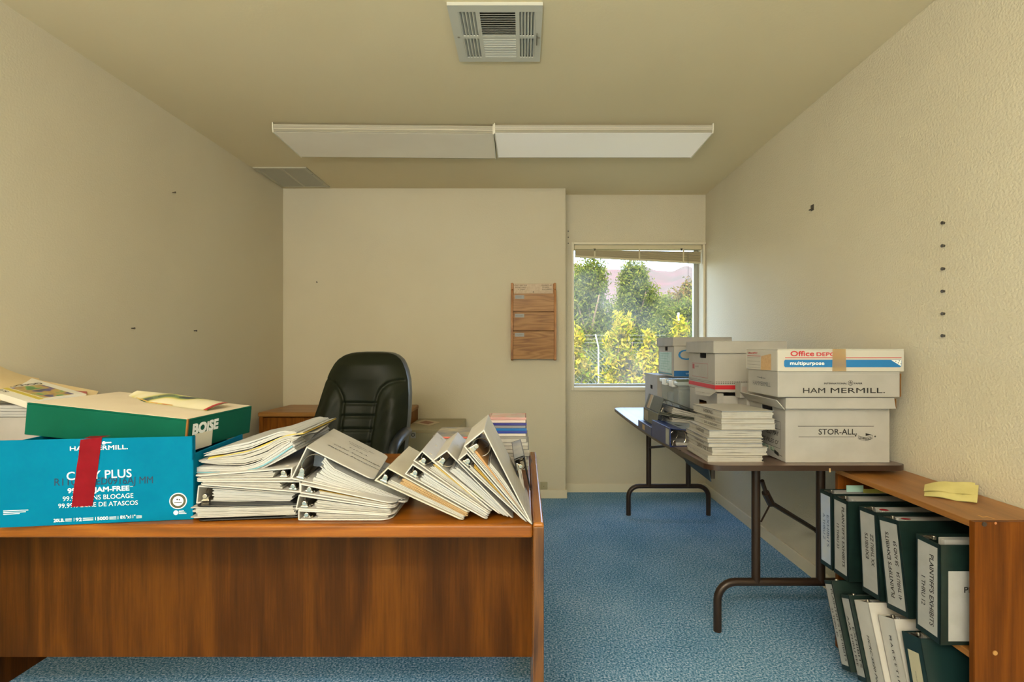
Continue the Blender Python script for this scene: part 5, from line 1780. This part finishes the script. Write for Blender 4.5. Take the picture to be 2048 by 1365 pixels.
rs = thing('storage_box', 'white storage box with a red stripe, handle hole and matching lid', 'box', (rb_x, rb_y, .9695))
Hr = 1.2135 - .9695
carton(.325, .375, Hr - .004, holes={'left': (.21, .178, .045, .017)}).build('carton_body', BOARD2, rs, bevel=.0012)
fr1 = Face((0, 0, 0), (1, 0, 0), (0, 0, 1)); fr2 = Face((0, .375, 0), (0, -1, 0), (0, 0, 1))
REDS = mat('red_stripe_ink', '#c4202c', .6)
k = MB(); fr1.rect(k, 0, .325, .014, .034); k.build('red_stripe', REDS, rs)
k = MB(); fr2.rect(k, 0, .375, .014, .034); k.build('red_stripe', REDS, rs)
k = MB()
for z_ in (.040, .048):
    u = .004
    while u < .32:
        fr1.rect(k, u, u + .0045, z_, z_ + .0035); u += .0085
k.build('dotted_border', INK, rs)
k = MB()
fr2.line(k, 0, .041, .375, .041, .0015); fr2.line(k, 0, .048, .375, .048, .0015)
k.build('printed_rule', INKG, rs)
k = MB(); fr2.frame(k, .055, .285, .062, .132, .0018); k.build('label_frame', mat('dull_red_ink', '#a6474a', .6), rs)
k = MB(); fr2.rect(k, .062, .092, .102, .127); k.build('red_mark', mat('dull_red_ink', '#a6474a', .6), rs)
k = MB(); write(k, fr2, 'R-KIVE', .105, .112, .007, .05, bold=.02); k.build('printed_lettering', INKG, rs)
rl = part_at(boxlid(.349, .399, .058), 'lid', BOARD2, rs, Matrix.Translation((rb_x - .012, rb_y - .012, 1.2145)), bevel=.0015)
k = MB().box(.06, .085, .06, .30, .0004, .0016)
k.build('lid_tab', BOARD, rl)

sm = thing('paper_packet', 'small white packet with a grey printed square, wedged beside the near stack', 'packet', (.975, 2.235, .955))
MB().box(0, .12, 0, .055, 0, .068).build('packet_body', BOARD, sm, bevel=.001)
k = MB(); Face((0, 0, 0), (1, 0, 0), (0, 0, 1)).rect(k, .006, .028, .012, .052); k.build('printed_square', mat('grey_pink_print', '#a99c93', .6), sm)
k = MB()
for z_ in (.02, .03, .04, .05):
    Face((0, 0, 0), (1, 0, 0), (0, 0, 1)).line(k, .036, z_, .1, z_, .001)
k.build('printed_lines', INKG, sm)
# a white box carries the packet
wb = thing('storage_box', 'plain white box behind the near archive box, hidden by the book stack', 'box', (.995, 2.215, tz_(2.26)))
MB().box(0, .33, 0, .095, 0, .955 - tz_(2.26) - .001).build('carton_body', BOARD, wb, bevel=.001)

# translucent bin, boxes behind it
by = 2.86
bn = thing('plastic_bin', 'translucent plastic bin with dark contents under the blue-lettered box', 'bin', (.888, by, tz_(3.0)))
m = bpy.data.materials.new('clear_bin'); m.use_nodes = True
t = m.node_tree; b = t.nodes['Principled BSDF']
b.inputs['Base Color'].default_value = lin('#cdd6d3'); b.inputs['Roughness'].default_value = .25; b.inputs['Alpha'].default_value = .26
CLR = m
m2_ = bpy.data.materials.new('clear_lid'); m2_.use_nodes = True
b = m2_.node_tree.nodes['Principled BSDF']
b.inputs['Base Color'].default_value = lin('#c9d3d2'); b.inputs['Roughness'].default_value = .2; b.inputs['Alpha'].default_value = .7
CLRL = m2_
Hb = 1.0 - tz_(3.0) - .02
k = MB()
for y0, y1, x0, x1 in ((0, .003, 0, .36), (.357, .36, 0, .36), (0, .36, 0, .003), (0, .36, .357, .36)):
    s = .012
    k.hexa([(x0 + (s if x0 < .1 else -s) * 1, y0 + (s if y0 < .1 else -s), 0), (x1 + (s if x1 < .1 else -s), y0 + (s if y0 < .1 else -s), 0), (x1 + (s if x1 < .1 else -s), y1 + (s if y1 < .1 else -s), 0), (x0 + (s if x0 < .1 else -s), y1 + (s if y1 < .1 else -s), 0),
            (x0, y0, Hb), (x1, y0, Hb), (x1, y1, Hb), (x0, y1, Hb)])
k.build('bin_wall', CLR, bn)
MB().box(-.008, .368, -.008, .368, Hb - .016, Hb + .006).build('bin_lid', CLRL, bn, bevel=.004)
for y in (.07, .22):
    MB().box(-.014, .012, y, y + .07, Hb - .030, Hb + .010).build('lid_clip', mat('white_clip', '#e5e7e6', .35), bn, bevel=.003)
MB().box(.03, .33, .03, .2, .003, Hb * .82).build('dark_contents', mat('slate_contents', '#38464d', .6, var=(12, '#46595f')), bn, bevel=.01)
MB().box(.03, .33, .21, .33, .003, Hb * .7).build('pale_contents', mat('pale_contents', '#9fb0b4', .6, var=(12, '#8496a0')), bn, bevel=.01)
cb2 = thing('storage_box', 'white storage box with big blue letters on top of the plastic bin', 'box', (.876, 2.90, 1.0125))
carton(.325, .335, .23, holes={'left': (.17, .165, .032, .013)}).build('carton_body', BOARD2, cb2, bevel=.0012)
fc1 = Face((0, 0, 0), (1, 0, 0), (0, 0, 1)); fc2 = Face((0, .335, 0), (0, -1, 0), (0, 0, 1))
k = MB()
write(k, fc1, 'Co', .024, .10, .060, .145, bold=-.0)
k.build('printed_lettering', BLUI, cb2)
k = MB(); fc1.rect(k, 0, .325, .002, .036); k.build('blue_band', mat('deep_blue_ink', '#0f5f9e', .55), cb2)
k = MB(); write(k, fc1, 'Liberty', .07, .016, .008, .05, e=.0012); k.build('printed_lettering', WHITE_INK, cb2)
k = MB(); fc2.rect(k, .02, .29, .02, .145); k.build('pale_label', mat('pale_teal_label', '#b9d2cb', .6, var=(35, '#a5c6bd')), cb2)
k = MB()
for i in range(7):
    fc2.line(k, .05, .135 - i * .016, .25 - .03 * (i % 3), .135 - i * .016, .0022, e=.0012)
k.build('handwriting', mat('pale_green_ink', '#7fb09a', .7), cb2)
k = MB(); fc2.rect(k, .0, .30, .008, .016); k.build('teal_rule', mat('teal_ink', '#2f7f96', .6), cb2)
cl2 = part_at(boxlid(.345, .355, .052), 'lid', BOARD, cb2, Matrix.Translation((.866, 2.89, 1.2455)), bevel=.0015)
wc2 = thing('storage_box', 'white box with a hand hole behind the plastic bin, by the window', 'box', (.876, 3.262, tz_(3.4)))
carton(.30, .33, .262, holes={'left': (.17, .18, .03, .013)}).build('carton_body', BOARD, wc2, bevel=.001)
MB().box(-.002, .302, -.002, .332, .2625, .268).build('lid_board', BOARD, wc2)

# ---- binders by the table edge
def side_binder(name, label, x, y_near, yaw, z, w, h, t, tt, cover, tilt=0, **kw):
    """binder lying flat, spine toward -X, near end toward the viewer"""
    M = Matrix.Translation((x, y_near, z)) @ Matrix.Rotation(math.radians(yaw), 4, 'Z')
    return Binder(name, label, M, (0, 0), (w, tilt), (0, t), (w, tilt + tt), h, cover, **kw)
GB = 'binders lying at the left edge of the folding table'
z = tz_(2.72)
NB = side_binder('ring_binder', 'thin navy binder with a tan spine label, under the two grey binders', .660, 2.575, 1.0, z, .26, .28, .046, .03, NAVY, group=GB)
NB.pages(WHITE_PAPER, .2, .9, .1, .8, 4, 61)
fc, W = NB.spine_face()
k = MB(); fc.rect(k, .10, .15, W * .2, W * .8, .0008); k.build('spine_label', mat('tan_label', '#c4a878', .6), NB.t)
G1 = Binder('ring_binder', 'lower of the two grey cloth binders stacked on the thin navy binder', Matrix.Translation((.682, 2.562, z + .0475)) @ Matrix.Rotation(math.radians(1), 4, 'Z'), (.006, .0), (.262, .012), (-.006 + .012, .074), (.262, .03), .28, GREYB, group=GB)
G1.pages(WHITE_PAPER, .3, 1.02, .06, .9, 5, 62)
fc, W = G1.spine_face()
k = MB(); fc.rect(k, .02, .10, W * .12, W * .85, .0008); k.build('spine_label', mat('clear_label', '#a39a83', .4, var=(30, '#8f8a78')), G1.t)
G2 = Binder('ring_binder', 'upper grey cloth binder with a buff spine stripe, gaping over bent pages', Matrix.Translation((.690, 2.56, z + .0475 + .0755)) @ Matrix.Rotation(math.radians(1), 4, 'Z'), (.004, .0), (.262, -.041), (.03, .077), (.270, -.012), .28, mat('dark_grey_cloth', '#5d6055', .6, var=(60, '#555a4f')), group=GB)
G2.pages(WHITE_PAPER, .25, .95, .05, .62, 6, 63)
fc, W = G2.spine_face()
k = MB(); fc.rect(k, .045, .085, W * .03, W * .97, .0008); k.build('spine_stripe', mat('buff_stripe', '#b39c78', .6), G2.t)
k = MB(); fc.rect(k, .085, .105, W * .03, W * .97, .0008); k.build('spine_stripe', mat('pale_stripe', '#b4b2a0', .6), G2.t)
NB2 = side_binder('ring_binder', 'thick navy binder with a big ring, standing end-on beside the book stack', .668, 2.272, 3, tz_(2.4), .262, .272, .087, .060, NAVY, group=GB, ring_k=.44)
NB2.pages(WHITE_PAPER, .42, .95, .04, .8, 8, 64)
b, t_ = NB2.lines(.12, .45, .02, .2)
sheaf(MB(), b, t_, .26, 2, 6, y0=.01).build('curled_pages', WHITE_PAPER, NB2.t)
fc, W = NB2.spine_face()
k = MB(); fc.rect(k, .215, .262, W * .08, W * .92, .0008); k.build('spine_label', mat('silver_label', '#9b9d97', .4), NB2.t)
fc, W = NB2.top_face()
k = MB(); fc.rect(k, .06, .25, .01, .25, .0008); k.build('clear_sleeve', mat('sky_sleeve', '#8e9fb2', .3), NB2.t)
k = MB(); k.poly([fc.p(.075, .10, .0014), fc.p(.075, .16, .0014), fc.p(.12, .15, .0014)]); k.build('dark_triangle', mat('dark_teal', '#12323c', .5), NB2.t)  # dark teal triangle on the top cover

# ---- stack of bound documents
BS = 'bound documents stacked at the near table edge'
DB = 1.917
specs = [ # y bottom, y top, xl, xr front, x back-left, blue rim, writing, label
    (924.6, 911.5, 1415, 1526, 1374, False, '', 'thick bound document at the bottom of the book stack'),
    (911.0, 895.0, 1424, 1535, 1377, True, 'DEPO VOL 3', 'thick bound document jutting to the right, second from the bottom of the book stack'),
    (894.5, 886.0, 1417, 1525, 1374, True, 'MARTINEZ', 'thin bound document, third from the bottom of the book stack'),
    (885.6, 882.0, 1415, 1524, 1372, False, '', 'very thin bound document, fourth from the bottom of the book stack'),
    (881.6, 876.2, 1414, 1525, 1372, True, 'SANDOVAL', 'slim bound document just under the brown-shadowed one in the book stack'),
    (875.6, 860.5, 1418, 1525, 1378, True, 'GARDNER', 'bound document with dark handwriting under the jutting upper half of the book stack'),
    (860.0, 848.6, 1443, 1551, 1388, False, 'DR. LUNDEN', 'jutting bound document with torn corner in the upper half of the book stack'),
    (848.2, 838.6, 1442, 1551, 1393, False, 'EXPERTS', 'jutting bound document, second from the top of the book stack'),
    (838.2, 822.0, 1443, 1547, 1386, True, 'HOKING', 'topmost bound document with bold handwriting on the book stack'),
]
def doc(i, yb, yt, xl, xr, xbl, rim, wr, label):
    a = P(xl, yb, DB); zt = P(xl, yt, DB).z; x1 = P(xr, yb, DB).x
    dpt = .245
    zb = a.z if i else tz_(1.93)
    H = zt - zb - .0005
    t = thing('bound_document', label, 'document', (a.x, DB, zb), group=BS)
    W = x1 - a.x
    yd = DB
    # back-left corner seen at xbl: solve the shear of the left side
    xb = (xbl - VX) * (DB + dpt) / F - a.x
    n = max(1, round(H / .008))
    g = random.Random(70 + i)
    mb = MB()
    z = .0012
    hh = (H - .0024) / n
    for k_ in range(n):
        j = g.uniform(0, .0035)
        ph = g.uniform(0, 6.3); am = g.uniform(.0003, .0016)
        wv = [am * math.sin(ph + q * .8) * math.sin(math.pi * q / 8) for q in range(9)]
        pts = []
        m = 8
        B_, T_ = [], []
        for q in range(m + 1):
            f = q / m
            B_.append((j + (W - 2 * j) * f, z + wv[q] * (k_ > 0)))
            T_.append((j + (W - 2 * j) * f, z + hh * .93))
        vs = []
        for yy in (j, dpt):
            sh_ = xb * yy / dpt
            vs += [(p[0] + sh_, yy, p[1]) for p in B_] + [(p[0] + sh_, yy, p[1]) for p in T_]
        K = m + 1
        fs = []
        for q in range(m):
            fs += [(q, q + 1, K + q + 1, K + q), (2 * K + q, 3 * K + q, 3 * K + q + 1, 2 * K + q + 1), (q, 2 * K + q, 2 * K + q + 1, q + 1), (K + q, K + q + 1, 3 * K + q + 1, 3 * K + q)]
        fs += [(0, K, 3 * K, 2 * K), (K - 1, 3 * K - 1, 4 * K - 1, 2 * K - 1)]
        mb.add(vs, fs)
        z += hh
    mb.build('pages', WHITE_PAPER, t)
    cv = MB()
    if rim:
        rm = MB().hexa([(-.0006, -.0018, H - .0022), (W + .002, -.0018, H - .0022), (W + xb + .002, dpt, H - .0022), (xb - .0006, dpt, H - .0022), (-.0006, -.0018, H - .0012), (W + .002, -.0018, H - .0012), (W + xb + .002, dpt, H - .0012), (xb - .0006, dpt, H - .0012)])
        rm.build('blue_edge', mat('blue_grey_cover', '#4b5d78', .5), t)
    for z0, z1 in ((0, .0011), (H - .0011, H)):
        cv.hexa([(0, -.0015, z0), (W + .002, -.0015, z0), (W + xb + .002, dpt, z0), (xb, dpt, z0), (0, -.0015, z1), (W + .002, -.0015, z1), (W + xb + .002, dpt, z1), (xb, dpt, z1)])
    cv.build('covers', mat('cream_cover', '#b3aea1', .6), t)
    if wr:
        fd = Face((xb, dpt, 0), (-xb, -dpt, 0), (0, 0, 1))
        k = MB()
        write(k, fd, wr, .10, H * .28, H * .45, min(.11, .013 * len(wr)), shear=.15, e=.0012)
        k.build('handwriting', mat('marker_ink', '#3b362f', .7), t)
for i, s_ in enumerate(specs):
    doc(i, *s_)

# ------------------------------------------------------------------ bookcase and its binders
BX0, BX1, BY0, BY1, BZT = 1.231, 1.478, 1.353, 1.962, .704
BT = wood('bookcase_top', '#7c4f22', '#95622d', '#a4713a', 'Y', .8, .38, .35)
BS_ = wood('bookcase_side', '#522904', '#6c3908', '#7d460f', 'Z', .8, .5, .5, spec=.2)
bc = thing('bookcase', 'low two-shelf wood-grain bookcase against the right wall, full of binders', 'bookcase', ((BX0 + BX1) / 2, (BY0 + BY1) / 2, 0))
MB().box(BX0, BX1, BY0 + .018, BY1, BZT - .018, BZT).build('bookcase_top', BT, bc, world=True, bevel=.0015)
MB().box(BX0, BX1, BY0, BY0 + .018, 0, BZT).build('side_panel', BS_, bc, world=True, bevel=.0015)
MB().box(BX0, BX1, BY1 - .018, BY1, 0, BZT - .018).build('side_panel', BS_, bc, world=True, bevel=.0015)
SH1, SH0 = .338, .055
MB().box(BX0 + .004, BX1 - .006, BY0 + .018, BY1 - .018, SH1 - .018, SH1).build('shelf', BT, bc, world=True, bevel=.001)
MB().box(BX0 + .004, BX1 - .006, BY0 + .018, BY1 - .018, SH0 - .018, SH0).build('shelf', BT, bc, world=True, bevel=.001)
MB().box(BX1 - .006, BX1, BY0 + .018, BY1 - .018, 0, BZT - .018).build('back_panel', BS_, bc, world=True)
MB().box(BX0 + .012, BX0 + .026, BY0 + .018, BY1 - .018, 0, SH0 - .018).build('kick_board', BS_, bc, world=True)
fb_ = Face((BX0, BY0, 0), (1, 0, 0), (0, 0, 1))
def bpx(px, py):
    p = P(px, py, BY0)
    return p.x - BX0, p.z
for px, py, nme, mt in ((1968, 1049, 'cam_fitting', mat('dark_fitting', '#3b3029', .4)), (1989.5, 1306.5, 'cover_cap', mat('tan_cap', '#b98a4e', .5))):
    k = MB(); a = bpx(px, py)
    k.tube([fb_.p(a[0], a[1], .0001), fb_.p(a[0], a[1], .0022)], .0062, 16)
    k.build(nme, mt, bc, world=True, smooth=True)
k = MB(); a = bpx(1991, 1047); k.disc(fb_.p(a[0], a[1], .0006), fb_.U, fb_.V, .0036, 12); k.build('screw_hole', mat('raw_hole', '#b3764a', .8), bc, world=True)
k = MB()
for (ax, ay, bx_, by_) in ((1956, 1031, 1967, 1036), (1967, 1035, 1976, 1034), (1976, 1035, 1990, 1039)):
    da = F * (CH - BZT) / (ay - VY); db_ = F * (CH - BZT) / (by_ - VY)
    p, q_ = P(ax, ay, da), P(bx_, by_, db_)
    d_ = (q_ - p).normalized(); n_ = Vector((-d_.y, d_.x, 0)) * .003
    k.poly([p - n_ + Vector((0, 0, .0005)), q_ - n_ + Vector((0, 0, .0005)), q_ + n_ + Vector((0, 0, .0005)), p + n_ + Vector((0, 0, .0005))])
k.build('scuff_mark', mat('scuffed_laminate', '#c99a5e', .7), bc, world=True)
yp = [Vector((1.285, 1.592, BZT + .001)), Vector((1.378, 1.507, BZT + .002)), Vector((1.468, 1.60, .733)), Vector((1.366, 1.688, BZT + .002))]
k = MB()
fn = sheet4(yp, bow=(0, 0, 0))
fb2 = lambda a, b: fn(a, b) + Vector((0, 0, .008 * math.sin(math.pi * a) * b + .004 * abs(math.sin(a * 5))))
k.grid(fb2, 16, 8)
k.grid(lambda a, b: fb2(a, b) - Vector((0, 0, .0012)), 16, 8)
fn3 = lambda a, b: fb2(.05 + .95 * a, .35 + .72 * b) + Vector((-.004, .008, .002))
k.grid(fn3, 14, 8)
single(k, 'yellow_paper', mat('yellow_paper', '#ddd28c', .65, var=(20, '#d5ca82')), 'folded yellow paper lying on the bookcase top', 'paper', smooth='all', recalc=False)

def shelf_binder(label, x, yfar, z, lean, t, h, cover, w=.262, lines=(), down=True, lab=True, group='binders in the bookcase', lab_m=None, lev=True, size=.019, pg=(.16, .95, .04, .9), fit=None, ink=INK, lab_rect=(.1, .9, .06, .955), italic=0.0):
    th = math.radians(lean)
    c, s = math.cos(th), math.sin(th)
    M = Matrix(((1, 0, 0, x), (0, s, -c, yfar), (0, c, s, z), (0, 0, 0, 1)))
    B = Binder('ring_binder', label, M, (0, 0), (w, 0), (0, t), (w, t), h, cover, group=group, lever=False)
    B.pages(WHITE_PAPER2, *pg, 8, int(yfar * 1000), h=h - .003)
    # lever at the top end
    k = MB()
    k.prism([(.018, h - .004, .012), (.040, h - .004, .012), (.036, h - .004, .03), (.022, h - .004, .03)], (0, .003, 0))
    k.tube([(.029, h - .006, .03), (.029, h + .004, .03)], .006, 10)
    k.prism([(.014, h - .012, .004), (.044, h - .012, .004), (.044, h - .012, .012), (.014, h - .012, .012)], (0, .009, 0))
    k.build('ring_lever', STEEL, B.t, bevel=.001)
    f = Face((0, 0, 0), (0, 0, 1), (0, 1, 0))
    k = MB(); f.rect(k, t * lab_rect[0], t * lab_rect[1], h * lab_rect[2], h * lab_rect[3], .0008)
    if lab:
        lb = k.build('spine_label', lab_m or LABEL, B.t)
    for (txt, uc, v0, hh, ww) in lines:
        k = MB()
        if down:
            fs = Face(f.p(t * uc, h * v0, 0), (0, -1, 0), (0, 0, 1))
        else:
            fs = Face(f.p(t * uc, h * v0, 0), (0, 1, 0), (0, 0, -1))
        write(k, fs, txt, 0, 0, hh, ww, bold=.012, shear=italic, e=.0014)
        k.build('spine_lettering', ink, lb if lab else B.t)
    return B
BK = BLACKV
h = .288
U5 = shelf_binder('black binder marked 1 THRU 12, nearest on the upper shelf', 1.176, 1.488, SH1 + .001, 0, .088, .284, BK,
    lines=(("PLAINTIFF'S EXHIBITS", .60, .86, .0145, .205), ('1 THRU 12', .27, .60, .0135, .085)), pg=(.2, .9, .2, .5))
cf = Face((0, 0, .088), (1, 0, 0), (0, 1, 0))
k = MB(); cf.rect(k, .022, .24, .012, .21, .0008); cs = k.build('cover_sheet', LABEL, U5.t)
k = MB(); write(k, cf, "PLAINTIFF'S", .0665, .150, .016, .13, bold=.03, e=.0014); k.build('cover_lettering', INK, cs)
cf.line(k, 0, 0, .01, 0)
U4 = shelf_binder('black binder marked 41 THRU 54, leaning second on the upper shelf', 1.174, 1.604, SH1 + .001, 8.5, .094, h, BK, down=False,
    lines=(("PLAINTIFF'S EXHIBITS", .47, .15, .0145, .20), ('41 THRU 54    58 AND 59', .80, .16, .0135, .175)))
U3 = shelf_binder('black binder marked XX THRU ZZ, in the middle of the upper shelf', 1.172, 1.718, SH1 + .001, 4.0, .088, h, BK, down=False,
    lines=(('EXHIBITS', .50, .42, .0145, .085), ('XX THRU ZZ', .80, .36, .0145, .105)))
U2 = shelf_binder('black binder marked 13 THRU 33, fourth on the upper shelf', 1.162, 1.86, SH1 + .001, 1, .086, h, BK,
    lines=(("PLAINTIFF'S EXHIBITS", .62, .90, .0145, .215), ('13 THRU 33', .27, .66, .0135, .09)))
U1 = shelf_binder('bluish-spined binder at the far end of the upper shelf', 1.160, 1.940, SH1 + .001, 1, .074, h, BK, lab_m=mat('bluish_label', '#a9b7cf', .5, var=(14, '#b9bfc4')),
    lines=(('EXHIBITS', .62, .70, .0145, .12), ('A THRU Z', .30, .70, .0135, .10)), ink=mat('blue_grey_ink', '#55637d', .7))
for Bn, tcol in ((U4, RED), (U3, RED)):
    k = MB(); k.disc((.055, h - .0045, Bn.ST[1] * .55), (1, 0, 0), (0, 0, 1), .0135, 20)
    k.v = [Vector((v.x, v.y + .003, v.z)) for v in k.v]
    k.build('red_dot', mat('red_dot', '#a81424', .5), Bn.t)
k = MB(); k.box(.085, .15, h - .004, h + .022, .03, .032); k.build('index_tab', mat('pale_teal_tab', '#a9cfc4', .4), U1.t)
k = MB(); k.box(.14, .24, h - .004, h + .012, .045, .047); k.build('index_tab', mat('olive_tab', '#9a9a4a', .5), U1.t)

LOW = 'binders leaning on the lower shelf of the bookcase'
z0 = SH0 + .001
B5 = shelf_binder('black binder with a small yellowed spine label, nearest on the lower shelf', 1.160, 1.460, z0, 14, .075, .262, mat('teal_black_vinyl', '#132a2a', .34), group=LOW,
    lines=(('CONFIDENTIAL', .42, .62, .004, .07), ('23', .62, .5, .006, .01)), lab_m=mat('yellowed_label', '#bdb597', .55), lab_rect=(.2, .78, .1, .83), ink=INKG)
B4 = shelf_binder('white binder with widely spaced spine letters, second on the lower shelf', 1.160, 1.545, z0, 18, .075, .262, VINYL, group=LOW, lab=False,
    lines=(('M A R K E T I N G   M A', .5, .80, .010, .21),))
B3 = shelf_binder('white binder with an italic spine title, middle of the lower shelf', 1.142, 1.625, z0, 20, .075, .268, VINYL, group=LOW, lab=False,
    lines=(('HCRC SS20 Peer', .45, .62, .011, .15),), italic=.3)
B2 = shelf_binder('slim black binder with a grey spine strip, fourth on the lower shelf', 1.130, 1.677, z0, 21, .050, .262, BK, group=LOW,
    lines=(('EXHIBITS', .66, .62, .011, .12), ('AAA THRU EEE', .28, .74, .010, .15)))
B1 = shelf_binder('slim black binder marked 33 THRU 40, at the far end of the lower shelf', 1.112, 1.732, z0, 22, .050, .284, BK, group=LOW,
    lines=(("PLAINTIFF'S EXHIBITS", .66, .90, .0105, .225), ('33 THRU 40', .26, .68, .0095, .09)))
k = MB().box(1.36, 1.46, 1.375, 1.45, z0, z0 + .12)
single(k, 'green_folder', mat('pale_green_card', '#8fae93', .6), 'pale green folder low in the bookcase behind the near side panel', 'folder')
